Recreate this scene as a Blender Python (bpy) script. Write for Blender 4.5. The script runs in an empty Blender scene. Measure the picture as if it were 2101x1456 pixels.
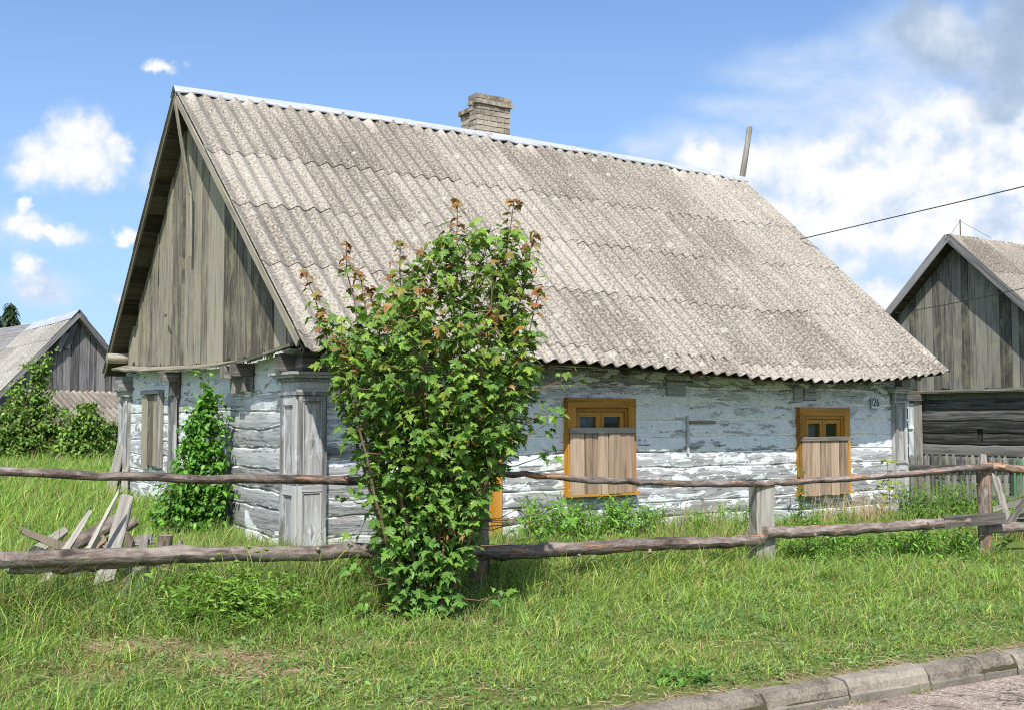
import bpy, math, random
import numpy as np
R = math.radians
rng = np.random.default_rng(7)
random.seed(7)
S = bpy.context.scene
COL = S.collection

# ------------------------------------------------------------------ camera, light, sky
PITCH, FPX, CX, CY = 0.059, 2272.4, 1050.5, 728.0
cam = bpy.data.objects.new('camera', bpy.data.cameras.new('camera'))
COL.objects.link(cam)
cam.location = (0, 0, 1.65)
cam.rotation_euler = (math.pi / 2 + PITCH, 0, 0)
cam.data.sensor_width = 36.0
cam.data.lens = FPX / 2101 * 36.0
cam.data.clip_end = 3000
S.camera = cam
S.view_settings.view_transform = 'Standard'
S.view_settings.look = 'None'
S.view_settings.gamma = 1
S.view_settings.exposure = 0.36
S.render.engine = 'CYCLES'
S.cycles.max_bounces = 8
S.cycles.transparent_max_bounces = 12
S.cycles.filter_width = 1.1
S.cycles.use_denoising = False

SUN_TO = np.array([-0.043, -0.80, 0.95])          # towards the sun: high behind the camera
SUN_TO = SUN_TO / np.linalg.norm(SUN_TO)
SUN_EL = math.asin(SUN_TO[2])
sun = bpy.data.objects.new('sun', bpy.data.lights.new('sun', 'SUN'))
COL.objects.link(sun)
sun.data.energy = 5.0
sun.data.angle = R(0.55)
sun.data.color = (1.0, 0.955, 0.88)
from mathutils import Vector, Matrix
sun.rotation_euler = Vector(SUN_TO).to_track_quat('Z', 'Y').to_euler()


class NT:
    """small helper to write node trees"""
    def __init__(s, tree):
        s.t = tree
        s.n = tree.nodes
        s.l = tree.links

    def new(s, typ, ins=None, **props):
        nd = s.n.new(typ)
        for k, v in props.items():
            setattr(nd, k, v)
        if ins:
            for k, v in ins.items():
                s.set(nd, k, v)
        return nd

    def set(s, nd, k, v):
        sock = nd.inputs[k]
        if isinstance(v, bpy.types.NodeSocket):
            s.l.new(v, sock)
        else:
            sock.default_value = v

    def math(s, op, a, b=None, c=None, clamp=False):
        nd = s.n.new('ShaderNodeMath')
        nd.operation = op
        nd.use_clamp = clamp
        s.set(nd, 0, a)
        if b is not None:
            s.set(nd, 1, b)
        if c is not None:
            s.set(nd, 2, c)
        return nd.outputs[0]

    def vmath(s, op, a, b=None, out=0):
        nd = s.n.new('ShaderNodeVectorMath')
        nd.operation = op
        s.set(nd, 0, a)
        if b is not None:
            s.set(nd, 1, b)
        return nd.outputs[out]

    def mul(s, v, xyz):
        return s.vmath('MULTIPLY', v, xyz)

    def noise(s, vec, scale=1.0, detail=4.0, rough=0.55, dist=0.0, col=False):
        nd = s.new('ShaderNodeTexNoise', {'Vector': vec, 'Scale': scale, 'Detail': detail, 'Roughness': rough, 'Distortion': dist})
        return nd.outputs[1 if col else 0]

    def smooth(s, v, a, b, lo=0.0, hi=1.0):
        nd = s.n.new('ShaderNodeMapRange')
        nd.interpolation_type = 'SMOOTHSTEP'
        s.set(nd, 'Value', v)
        s.set(nd, 'From Min', a)
        s.set(nd, 'From Max', b)
        s.set(nd, 'To Min', lo)
        s.set(nd, 'To Max', hi)
        return nd.outputs[0]

    def mix(s, f, a, b, mode='MIX'):
        nd = s.n.new('ShaderNodeMix')
        nd.data_type = 'RGBA'
        nd.blend_type = mode
        s.set(nd, 0, f)
        for i, v in ((6, a), (7, b)):
            if not isinstance(v, bpy.types.NodeSocket) and len(v) == 3:
                v = (*v, 1)
            s.set(nd, i, v)
        return nd.outputs[2]

    def ramp(s, f, stops):
        nd = s.n.new('ShaderNodeValToRGB')
        s.set(nd, 0, f)
        e = nd.color_ramp.elements
        while len(e) < len(stops):
            e.new(0.5)
        for el, (p, c) in zip(e, stops):
            el.position = p
            el.color = (*c, 1) if len(c) == 3 else c
        return nd.outputs[0]


def pxdir(px, py):
    """photo pixel -> (x/y, z/y) of the direction it looks in"""
    a = (px - CX) / FPX
    b = (CY - py) / FPX
    c, s_ = math.cos(PITCH), math.sin(PITCH)
    y = c - b * s_
    return a / y, (s_ + b * c) / y


def build_world():
    w = bpy.data.worlds.new('World')
    S.world = w
    w.use_nodes = True
    t = NT(w.node_tree)
    t.n.clear()
    sky = t.new('ShaderNodeTexSky', sky_type='NISHITA', sun_disc=False, sun_elevation=SUN_EL,
                sun_rotation=math.atan2(SUN_TO[0], SUN_TO[1]), altitude=200.0,
                air_density=1.0, dust_density=1.2, ozone_density=2.0)
    skyc = sky.outputs[0]
    tc = t.new('ShaderNodeTexCoord').outputs['Generated']
    sep = t.new('ShaderNodeSeparateXYZ', {0: tc})
    x, y, z = sep.outputs
    yy = t.math('MAXIMUM', y, 0.08)
    X = t.math('DIVIDE', x, yy)
    Z = t.math('DIVIDE', z, yy)
    P = t.new('ShaderNodeCombineXYZ', {0: X, 1: Z, 2: 0.0}).outputs[0]
    front = t.smooth(y, 0.1, 0.3)
    K = 1.0 / FPX

    def field(blobs, warp_amp, warp_scale, seed, detail=8):
        off = t.vmath('ADD', P, (seed, seed * 0.7, seed * 1.3))
        nz = t.noise(off, warp_scale, detail, 0.6, 0.0, col=True)
        nz = t.vmath('SUBTRACT', nz, (0.5, 0.5, 0.5))
        nz = t.mul(nz, (warp_amp, warp_amp, 0))
        Q = t.vmath('ADD', P, nz)
        d = None
        for (px, py, rx, ry) in blobs:
            cx, cz = pxdir(px, py)
            v = t.vmath('SUBTRACT', Q, (cx, cz, 0))
            v = t.mul(v, (1 / (rx * K), 1 / (ry * K), 0))
            ln = t.vmath('LENGTH', v, out=1)
            f = t.math('SUBTRACT', 1.0, ln)
            d = f if d is None else t.new('ShaderNodeMath', {0: d, 1: f, 2: 0.25}, operation='SMOOTH_MAX').outputs[0]
        return d

    # fair weather puffs, left and the bank on the right
    cum = [(70, 325, 85, 72), (130, 288, 92, 70), (190, 300, 72, 76), (105, 340, 125, 52), (180, 345, 95, 46), (252, 312, 40, 45),
           (40, 460, 55, 40), (95, 480, 95, 28), (40, 425, 26, 30), (255, 470, 45, 28), (70, 575, 52, 40), (105, 605, 55, 35),
           (240, 607, 28, 18), (312, 140, 42, 20),
           (1560, 335, 150, 60), (1450, 322, 75, 62), (1500, 355, 130, 60), (1720, 350, 260, 125), (1900, 330, 250, 165), (2060, 360, 220, 190), (1760, 440, 260, 120), (1960, 460, 240, 150),
           (1960, 230, 110, 70), (2080, 480, 170, 110), (1760, 480, 90, 80), (1870, 480, 110, 90), (1950, 520, 90, 70),
           (1700, 560, 90, 60), (1800, 610, 80, 40), (1600, 420, 120, 70), (2140, 230, 120, 60)]
    d1 = field(cum, 0.085, 12.0, 3.1)
    fine = t.noise(P, 55.0, 5, 0.6)
    d1 = t.math('ADD', d1, t.math('MULTIPLY', t.math('SUBTRACT', fine, 0.5), 0.34))
    m1 = t.math('MULTIPLY', t.smooth(d1, -0.08, 0.66), 0.95)
    # relief: density towards the light (up and to the left) against density here
    nA = t.noise(t.vmath('ADD', P, (3.1, 2.2, 0)), 13.0, 7, 0.58)
    nB = t.noise(t.vmath('ADD', P, (3.1 - 0.008, 2.2 + 0.016, 0)), 13.0, 7, 0.58)
    rel = t.math('MULTIPLY', t.math('SUBTRACT', nA, nB), 3.4)
    big = t.noise(t.mul(P, (1.0, 1.6, 0)), 6.0, 3, 0.5)
    lit = t.math('ADD', t.math('ADD', rel, 0.54), t.math('MULTIPLY', t.math('SUBTRACT', big, 0.5), 1.3))
    lit = t.math('ADD', lit, t.math('MULTIPLY', d1, 0.35))
    c1 = t.ramp(lit, [(0.0, (0.55, 0.68, 0.90)), (0.42, (0.74, 0.85, 1.0)), (0.68, (0.94, 0.98, 1.03)), (0.92, (1.07, 1.07, 1.06))])
    # thin veil
    veil = [(1900, 420, 420, 260), (1780, 200, 260, 110), (1650, 130, 220, 90), (1800, 230, 330, 130), (1500, 330, 260, 90), (1900, 120, 260, 140), (1700, 420, 300, 200),
            (2050, 560, 250, 140), (1560, 230, 160, 60), (310, 320, 70, 60), (1350, 330, 120, 40), (60, 470, 150, 60), (90, 600, 130, 60), (2000, 380, 300, 260)]
    d2 = field(veil, 0.11, 5.0, 8.4)
    st = t.noise(t.mul(P, (1.0, 2.2, 0)), 16.0, 7, 0.62)
    m2 = t.math('MULTIPLY', t.smooth(d2, -0.1, 0.75), t.smooth(st, 0.25, 0.75, 0.40, 0.9))
    # grey cloud in the upper right corner
    grey = [(1960, 80, 170, 80), (2090, 140, 150, 110), (2120, 50, 170, 120), (1890, 50, 110, 60), (2070, 205, 90, 45)]
    d3 = field(grey, 0.075, 11.0, 5.7)
    m3 = t.math('MULTIPLY', t.smooth(d3, -0.1, 0.62), 0.95)
    gb = t.noise(P, 18.0, 5, 0.55)
    c3 = t.ramp(gb, [(0.25, (0.36, 0.48, 0.66)), (0.5, (0.47, 0.60, 0.78)), (0.75, (0.80, 0.88, 1.0))])

    vis = 1.0
    STR = 0.15
    inv = 1.0 / STR
    # deepen the blue a little, the way the photograph's clear air shows it
    skyc = t.mix(1.0, skyc, (0.76, 0.87, 1.02), 'MULTIPLY')

    # paler towards the horizon
    hz = t.math('MULTIPLY', t.smooth(z, 0.46, 0.06), 0.55)
    skyc = t.mix(hz, skyc, tuple(q * inv * 0.78 for q in (0.40, 0.64, 0.97)))

    def scaled(c, k=0.75):
        return t.mix(1.0, c, (inv * k, inv * k, inv * k), 'MULTIPLY')

    out = t.mix(t.math('MULTIPLY', m2, front), skyc, scaled(t.mix(0.0, (0.70, 0.83, 1.03), (0, 0, 0))))
    out = t.mix(t.math('MULTIPLY', m1, front), out, scaled(c1))
    out = t.mix(t.math('MULTIPLY', m3, front), out, scaled(c3))
    # broken bright cloud, added unseen behind and beside the camera to fill the front wall
    bn = t.noise(t.mul(tc, (1.0, 1.0, 1.9)), 2.6, 7, 0.58, 0.3)
    bm = t.math('MULTIPLY', t.smooth(bn, 0.47, 0.62), t.smooth(y, 0.05, -0.25))
    bm = t.math('MULTIPLY', bm, t.smooth(z, 0.02, 0.12))
    out = t.mix(bm, out, scaled((1.12, 1.13, 1.14), 0.95))
    bg = t.new('ShaderNodeBackground', {'Color': out, 'Strength': STR})
    o = t.new('ShaderNodeOutputWorld')
    t.l.new(bg.outputs[0], o.inputs[0])


build_world()
try:
    S.world.cycles.sampling_method = 'MANUAL'
    S.world.cycles.sample_map_resolution = 512
except Exception:
    pass

# ------------------------------------------------------------------ places
O = np.array([0, 0, 1.65])
TH = 0.999
UD = np.array([math.sin(TH), math.cos(TH), 0.0])       # along the street front of the cottage
VD = np.array([-UD[1], UD[0], 0.0])                    # into the yard
BASE = np.array([-2.0878, 10.9867, 0.3482])            # near corner of the cottage
HROT = math.atan2(UD[1], UD[0])
KN = np.array([-0.494, 0.8695])                        # away from the kerb, across the verge
KT = np.array([0.8695, 0.494])                         # along the kerb


def at(px, py, y):
    """a point of the place: the photo pixel it is seen at and its distance y in front of the camera"""
    a, b = pxdir(px, py)
    return np.array([a * y, y, 1.65 + b * y])


def hw(u, v, w):
    return BASE + UD * u + VD * v + np.array([0, 0, w])


def vnoise(x, y, seed=0):
    x = np.asarray(x, float); y = np.asarray(y, float)
    xi = np.floor(x).astype(np.int64); yi = np.floor(y).astype(np.int64)
    xf = x - xi; yf = y - yi
    xf = xf * xf * (3 - 2 * xf); yf = yf * yf * (3 - 2 * yf)

    def h(a, b):
        n = (a * 374761393 + b * 668265263 + seed * 974711) & 0x7fffffff
        n = ((n ^ (n >> 13)) * 1274126177) & 0x7fffffff
        return ((n ^ (n >> 16)) & 0xffff) / 65535.0
    return (h(xi, yi) * (1 - xf) + h(xi + 1, yi) * xf) * (1 - yf) + (h(xi, yi + 1) * (1 - xf) + h(xi + 1, yi + 1) * xf) * yf


def fbm(x, y, seed=0, o=3):
    s = 0; a = 0.5; t = 0
    for k in range(o):
        s = s + a * vnoise(np.asarray(x) * 2 ** k, np.asarray(y) * 2 ** k, seed + k * 17)
        t += a; a *= 0.5
    return s / t


def kerb_d(x, y):
    return KN[0] * np.asarray(x) + KN[1] * np.asarray(y)


def ground_z(x, y):
    d = kerb_d(x, y)
    z = np.interp(d, [-50, 4.82, 4.886, 8.0, 9.0, 10.6, 13, 18, 31, 60], [-0.06, -0.06, 0.125, 0.185, 0.22, 0.31, 0.36, 0.50, 0.60, 0.60])
    bump = (fbm(np.asarray(x) * 1.3, np.asarray(y) * 1.3, 5) - 0.5) * 0.07
    return z + bump * np.clip((d - 5.0) / 1.5, 0, 1)


# ------------------------------------------------------------------ mesh builder
class MB:
    def __init__(s):
        s.V = []; s.F = []; s.UV = []; s.C = []; s.SM = []; s.n = 0

    def add(s, v, f, uv=None, c=(0.5, 0, 0), smooth=False):
        v = np.asarray(v, float).reshape(-1, 3)
        k = len(v)
        s.V.append(v)
        s.UV.append(np.zeros((k, 2)) if uv is None else np.asarray(uv, float).reshape(-1, 2))
        c = np.asarray(c, float)
        s.C.append(np.tile(c, (k, 1)) if c.ndim == 1 else c)
        for q in f:
            s.F.append([i + s.n for i in q])
            s.SM.append(smooth)
        s.n += k

    def beam(s, p0, p1, wv, tv, n=1, wob=0.0, jag=0.0, taper=1.0, c=None, bow=None):
        """plank from p0 to p1 (centre line), full width vector wv, full thickness vector tv"""
        p0, p1, wv, tv = (np.asarray(a, float) for a in (p0, p1, wv, tv))
        L = np.linalg.norm(p1 - p0)
        ax = (p1 - p0) / max(L, 1e-9)
        W = np.linalg.norm(wv); T = np.linalg.norm(tv)
        t = np.linspace(0, 1, n + 1)[:, None]
        cl = p0 + (p1 - p0) * t
        if bow is not None:
            cl = cl + np.asarray(bow) * (4 * t * (1 - t))
        sc = 1 + (taper - 1) * t
        ed = []
        for a, b in ((-.5, -.5), (.5, -.5), (.5, .5), (-.5, .5)):
            e = cl + wv * a * sc + tv * b * (0.5 + 0.5 * sc)
            if wob:
                e = e + (rng.random((n + 1, 1)) - .5) * 2 * wob * wv / max(W, 1e-9) + (rng.random((n + 1, 1)) - .5) * 2 * wob * tv / max(T, 1e-9) * .5
            if jag:
                e[0] = e[0] + ax * (random.random() - .5) * jag
                e[-1] = e[-1] + ax * (random.random() - .5) * jag
            ed.append(e)
        ou, ov = random.random() * 50, random.random() * 50
        tint = random.random()
        if c is None:
            c = (tint, random.random(), 0)
        al = (t[:, 0]) * L
        for i in range(4):
            a, b = ed[i], ed[(i + 1) % 4]
            wd = W if i % 2 == 0 else T
            k = n + 1
            v = np.vstack([a, b])
            uv = np.vstack([np.stack([al + ou, np.full(k, ov + i * .7)], 1), np.stack([al + ou, np.full(k, ov + i * .7 + wd)], 1)])
            s.add(v, [(j, j + k, j + k + 1, j + 1)[::-1] for j in range(n)], uv, c)
        for j, rev in ((0, False), (n, True)):
            v = np.array([e[j] for e in ed])
            uv = np.array([[ou, ov], [ou, ov + W], [ou + .02, ov + W], [ou + .02, ov]])
            s.add(v, [(0, 1, 2, 3) if not rev else (3, 2, 1, 0)], uv, c)

    def box(s, lo, hi, grain=0, c=None, **k):
        lo, hi = np.asarray(lo, float), np.asarray(hi, float)
        m = (lo + hi) / 2
        d = hi - lo
        o = [i for i in range(3) if i != grain]
        e = np.eye(3)
        p0 = m.copy(); p1 = m.copy()
        p0[grain] = lo[grain]; p1[grain] = hi[grain]
        w, t_ = e[o[0]] * d[o[0]], e[o[1]] * d[o[1]]
        if np.dot(np.cross(w, t_), e[grain]) < 0:
            w, t_ = t_, w
        s.beam(p0, p1, w, t_, c=c, **k)

    def tube(s, pts, rad, ns=8, rough=0.0, caps=True, c=None, flat=None, smooth=True):
        pts = np.asarray(pts, float)
        n = len(pts)
        rad = np.broadcast_to(np.asarray(rad, float), (n,))
        d = np.gradient(pts, axis=0)
        d /= np.maximum(np.linalg.norm(d, axis=1)[:, None], 1e-9)
        ref = np.array([0, 0, 1.0]) if abs(d[0][2]) < 0.9 else np.array([1.0, 0, 0])
        s1 = np.cross(d, ref); s1 /= np.maximum(np.linalg.norm(s1, axis=1)[:, None], 1e-9)
        s2 = np.cross(s1, d)
        ang = np.linspace(0, 2 * math.pi, ns + 1)
        ln = np.concatenate([[0], np.cumsum(np.linalg.norm(np.diff(pts, axis=0), axis=1))])
        rr = rad[:, None] * (1 + (rng.random((n, ns)) - .5) * 2 * rough)
        rr = np.hstack([rr, rr[:, :1]])
        v = pts[:, None, :] + rr[:, :, None] * (np.cos(ang)[None, :, None] * s1[:, None, :] + np.sin(ang)[None, :, None] * s2[:, None, :])
        ou, ov = random.random() * 50, random.random() * 50
        uv = np.stack([np.broadcast_to(ln[:, None] + ou, (n, ns + 1)), ov + ang[None, :] * rad.mean() + np.zeros((n, 1))], 2)
        if c is None:
            c = (random.random(), random.random(), 0)
        k = ns + 1
        f = [(i * k + j, i * k + j + 1, (i + 1) * k + j + 1, (i + 1) * k + j)[::-1] for i in range(n - 1) for j in range(ns)]
        s.add(v.reshape(-1, 3), f, uv.reshape(-1, 2), c, smooth)
        if caps:
            for i, rev in ((0, True), (n - 1, False)):
                vv = v[i, :ns]
                q = tuple(range(ns))
                cuv = (np.stack([np.cos(ang[:ns]), np.sin(ang[:ns])], 1) * rad[i]) + 77
                s.add(vv, [q[::-1] if not rev else q], cuv, (c[0], c[1], 1.0))

    def grid(s, v, uv=None, c=(0.5, 0, 0), smooth=True, keep=None, flip=False):
        """v (n,m,3)"""
        n, m = v.shape[:2]
        f = []
        for i in range(n - 1):
            for j in range(m - 1):
                if keep is None or keep[i, j]:
                    q = (i * m + j, i * m + j + 1, (i + 1) * m + j + 1, (i + 1) * m + j)
                    f.append(q[::-1] if flip else q)
        cc = np.asarray(c, float)
        if cc.ndim == 3:
            cc = cc.reshape(-1, 3)
        s.add(v.reshape(-1, 3), f, None if uv is None else np.asarray(uv).reshape(-1, 2), cc, smooth)

    def build(s, name, mat, parent=None, loc=None):
        me = bpy.data.meshes.new(name)
        V = np.vstack(s.V)
        me.from_pydata(V.tolist(), [], s.F)
        return finish(me, name, np.vstack(s.UV), np.vstack(s.C), np.array(s.SM), mat, parent, loc)


def finish(me, name, UV, C, SM, mat, parent=None, loc=None):
    li = np.empty(len(me.loops), np.int32)
    me.loops.foreach_get('vertex_index', li)
    if UV is not None:
        ul = me.uv_layers.new(name='UVMap')
        ul.data.foreach_set('uv', UV[li].astype(np.float32).ravel())
    at_ = me.color_attributes.new('col', 'FLOAT_COLOR', 'POINT')
    at_.data.foreach_set('color', np.hstack([C, np.ones((len(C), 1))]).astype(np.float32).ravel())
    if SM is not None:
        me.polygons.foreach_set('use_smooth', SM.astype(bool))
    me.materials.append(mat)
    me.update()
    ob = bpy.data.objects.new(name, me)
    COL.objects.link(ob)
    if parent is not None:
        ob.parent = parent
    if loc is not None:
        ob.location = loc
    return ob


def raw_mesh(name, V, F4, F3, UV, C, mat, parent=None, smooth=False, loc=None):
    """fast mesh from numpy arrays of quads and triangles"""
    me = bpy.data.meshes.new(name)
    nq, nt = len(F4), len(F3)
    me.vertices.add(len(V))
    me.vertices.foreach_set('co', np.asarray(V, np.float32).ravel())
    loops = np.concatenate([np.asarray(F4, np.int32).ravel(), np.asarray(F3, np.int32).ravel()])
    me.loops.add(len(loops))
    me.loops.foreach_set('vertex_index', loops)
    st = np.concatenate([np.arange(nq) * 4, nq * 4 + np.arange(nt) * 3]).astype(np.int32)
    me.polygons.add(nq + nt)
    me.polygons.foreach_set('loop_start', st)
    me.update(calc_edges=True)
    return finish(me, name, UV, np.asarray(C), np.full(nq + nt, smooth), mat, parent, loc)


def thing(name, label, cat, loc=(0, 0, 0), rotz=0.0, group=None):
    o = bpy.data.objects.new(name, None)
    COL.objects.link(o)
    o.location = loc
    o.rotation_euler = (0, 0, rotz)
    o.empty_display_size = 0.2
    return tag(o, label, cat, group)


def tag(o, label, cat, group=None, kind=None):
    o['label'] = label
    if cat:
        o['category'] = cat
    if group:
        o['group'] = group
    if kind:
        o['kind'] = kind
    return o


def copy_thing(root, loc, rotz, scale=1.0, label=None):
    r = root.copy()
    COL.objects.link(r)
    r.location = loc
    r.rotation_euler = (0, 0, rotz)
    r.scale = (scale,) * 3
    if label:
        r['label'] = label
    for ch in list(root.children):
        c = ch.copy()
        COL.objects.link(c)
        c.parent = r
        for g in ch.children:
            d = g.copy()
            COL.objects.link(d)
            d.parent = c
    return r


# ------------------------------------------------------------------ materials
def new_mat(name):
    m = bpy.data.materials.new(name)
    m.use_nodes = True
    t = NT(m.node_tree)
    t.n.clear()
    out = t.new('ShaderNodeOutputMaterial')
    return m, t, out


def principled(t, out, base, rough=0.8, spec=0.25, bump=None, bump_s=0.3, bump_d=0.01, **kw):
    p = t.new('ShaderNodeBsdfPrincipled', {'Base Color': base if isinstance(base, bpy.types.NodeSocket) else (*base, 1), 'Roughness': rough,
                                           'Specular IOR Level': spec, **kw})
    if bump is not None:
        b = t.new('ShaderNodeBump', {'Height': bump, 'Strength': bump_s, 'Distance': bump_d})
        t.l.new(b.outputs[0], p.inputs['Normal'])
    t.l.new(p.outputs[0], out.inputs[0])
    return p


def uvn(t):
    return t.new('ShaderNodeTexCoord').outputs['UV']


def colattr(t):
    a = t.new('ShaderNodeVertexColor', layer_name='col')
    sp = t.new('ShaderNodeSeparateColor', {0: a.outputs[0]})
    return a.outputs[0], sp.outputs[0], sp.outputs[1], sp.outputs[2]


def wood_color(t, uv, tint, dark, light, warm=None, lich=None, warm_amt=0.3, lich_amt=0.3):
    g1 = t.noise(t.mul(uv, (1.3, 22.0, 0)), 1.0, 6, 0.62, 0.3)
    g2 = t.noise(t.mul(uv, (5.0, 120.0, 0)), 1.0, 4, 0.6)
    g = t.math('ADD', t.math('MULTIPLY', g1, 0.75), t.math('MULTIPLY', g2, 0.25))
    g = t.math('ADD', g, t.math('MULTIPLY', t.math('SUBTRACT', tint, 0.5), 0.31))
    c = t.ramp(g, [(0.26, tuple(0.45 * a for a in dark)), (0.40, dark), (0.62, light), (0.8, tuple(min(1.15 * a, .8) for a in light))])
    if warm:
        m = t.smooth(t.noise(t.mul(uv, (1.0, 6.0, 0)), 1.0, 5, 0.6), 0.5, 0.72)
        c = t.mix(t.math('MULTIPLY', m, warm_amt), c, warm)
    if lich:
        m = t.smooth(t.noise(t.mul(uv, (2.2, 3.2, 0)), 1.0, 6, 0.65), 0.47, 0.66)
        c = t.mix(t.math('MULTIPLY', m, lich_amt), c, lich)
    # drying cracks
    k = t.noise(t.mul(uv, (0.9, 42.0, 0)), 1.0, 3, 0.5)
    cr = t.smooth(k, 0.30, 0.34, 0.35, 1.0)
    c = t.mix(1.0, c, t.new('ShaderNodeCombineColor', {0: cr, 1: cr, 2: cr}).outputs[0], 'MULTIPLY')
    return c, g


def wood_mat(name, dark, light, warm=None, lich=None, rough=0.85, warm_amt=0.3, lich_amt=0.3, bump=0.5):
    m, t, out = new_mat(name)
    uv = uvn(t)
    _, tint, _, _ = colattr(t)
    c, g = wood_color(t, uv, tint, dark, light, warm, lich, warm_amt, lich_amt)
    # wavy splits along the grain
    principled(t, out, c, rough, 0.2, g, bump, 0.012)
    return m


M = {}
M['gable_wood'] = wood_mat('weathered_gable_boards', (0.115, 0.102, 0.082), (0.315, 0.288, 0.23), (0.16, 0.105, 0.07), (0.34, 0.33, 0.19), lich_amt=0.5)
M['grey_wood'] = wood_mat('grey_weathered_wood', (0.105, 0.097, 0.085), (0.29, 0.272, 0.243), (0.21, 0.155, 0.105), None, warm_amt=0.25)
M['pale_wood'] = wood_mat('pale_old_wood', (0.16, 0.15, 0.13), (0.37, 0.35, 0.31), (0.28, 0.21, 0.14), None)
M['dark_wood'] = wood_mat('dark_old_wood', (0.06, 0.05, 0.038), (0.155, 0.13, 0.10), (0.10, 0.07, 0.045))
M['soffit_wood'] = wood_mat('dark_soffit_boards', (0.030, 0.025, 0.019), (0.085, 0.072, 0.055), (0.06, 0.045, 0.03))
M['old_log_wood'] = wood_mat('dark_grey_logs', (0.04, 0.039, 0.038), (0.175, 0.17, 0.165), (0.10, 0.085, 0.065))
M['far_boards'] = wood_mat('neighbour_boards', (0.085, 0.082, 0.072), (0.225, 0.217, 0.19), (0.10, 0.08, 0.058), (0.30, 0.30, 0.18), lich_amt=0.4)
M['barn_boards'] = wood_mat('barn_boards', (0.11, 0.105, 0.105), (0.245, 0.24, 0.24), (0.14, 0.12, 0.10))
M['shutter_wood'] = wood_mat('fresh_shutter_planks', (0.25, 0.18, 0.125), (0.41, 0.31, 0.225), (0.33, 0.18, 0.10))
M['yellow_paint'] = wood_mat('ochre_painted_wood', (0.35, 0.165, 0.024), (0.47, 0.232, 0.038), (0.26, 0.11, 0.02), rough=0.5, bump=0.2)
M['white_paint'] = wood_mat('white_painted_wood', (0.66, 0.69, 0.71), (0.82, 0.83, 0.83), rough=0.5, bump=0.15)
M['green_paint'] = wood_mat('green_painted_wood', (0.03, 0.14, 0.05), (0.05, 0.22, 0.09), rough=0.5)


def pilaster_mat():
    m, t, out = new_mat('washed_pilaster_boards')
    uv = uvn(t)
    _, tint, _, _ = colattr(t)
    c, g = wood_color(t, uv, tint, (0.215, 0.21, 0.205), (0.43, 0.425, 0.415), (0.24, 0.185, 0.13), None, 0.3)
    ob = t.new('ShaderNodeTexCoord').outputs['Object']
    n = t.noise(t.mul(ob, (6, 6, 2.2)), 1.0, 6, 0.65)
    f = t.smooth(n, 0.54, 0.60)
    c = t.mix(t.math('MULTIPLY', f, 0.4), c, (0.60, 0.63, 0.65))
    principled(t, out, c, 0.85, 0.2, g, 0.5, 0.01)
    return m


M['pilaster'] = pilaster_mat()


def paint_wall_mat():
    m, t, out = new_mat('peeling_white_limewash_on_logs')
    uv = uvn(t)
    _, tint, peel, seam = colattr(t)
    wc, g = wood_color(t, uv, tint, (0.26, 0.262, 0.262), (0.45, 0.455, 0.46), (0.30, 0.25, 0.19), None, 0.2)
    # long wavy splits in the logs
    for sc, ofs in ((5.0, 0.0), (9.0, 4.4)):
        kk = t.noise(t.vmath('ADD', t.mul(uv, (0.55, sc, 0)), (ofs, ofs, 0)), 1.0, 4, 0.55)
        kk = t.math('ABSOLUTE', t.math('SUBTRACT', kk, 0.5))
        kf = t.smooth(kk, 0.003, 0.009, 0.42, 1.0)
        wc = t.mix(1.0, wc, t.new('ShaderNodeCombineColor', {0: kf, 1: kf, 2: kf}).outputs[0], 'MULTIPLY')
    n1 = t.noise(t.mul(uv, (2.6, 8.5, 0)), 1.0, 10, 0.70, 0.5)
    n2 = t.noise(t.mul(uv, (0.7, 1.3, 0)), 1.0, 3, 0.5)
    nn = t.math('ADD', t.math('MULTIPLY', n1, 0.8), t.math('MULTIPLY', n2, 0.2))
    th = t.math('MULTIPLY_ADD', peel, 0.36, 0.32)
    f = t.smooth(t.math('SUBTRACT', nn, th), -0.006, 0.010)
    # thin worn wash over bare wood
    n3 = t.noise(t.mul(uv, (3.0, 30.0, 0)), 1.0, 6, 0.7)
    wash = t.math('MULTIPLY', t.smooth(n3, 0.42, 0.62), t.math('SUBTRACT', 1.0, t.math('MULTIPLY', peel, 0.75)))
    wc = t.mix(t.math('MULTIPLY', wash, 0.62), wc, (0.66, 0.675, 0.69))
    pn = t.noise(uv, 9.0, 5, 0.6)
    pc = t.mix(t.smooth(pn, 0.35, 0.7), (0.62, 0.66, 0.675), (0.74, 0.76, 0.76))
    c = t.mix(f, wc, pc)
    # lime packed into the joints
    sn = t.noise(t.mul(uv, (2.4, 4.0, 0)), 1.0, 6, 0.65)
    sf = t.math('MULTIPLY', t.smooth(t.math('SUBTRACT', sn, t.math('MULTIPLY', peel, 0.10)), 0.40, 0.48), t.smooth(seam, 0.25, 0.6))
    c = t.mix(sf, c, (0.83, 0.825, 0.81))
    h = t.math('ADD', t.math('MULTIPLY', g, 0.7), t.math('MULTIPLY', f, 0.35))
    h = t.math('ADD', h, t.math('MULTIPLY', sf, 0.6))
    principled(t, out, c, 0.85, 0.2, h, 0.7, 0.012)
    return m


M['wall'] = paint_wall_mat()


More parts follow.
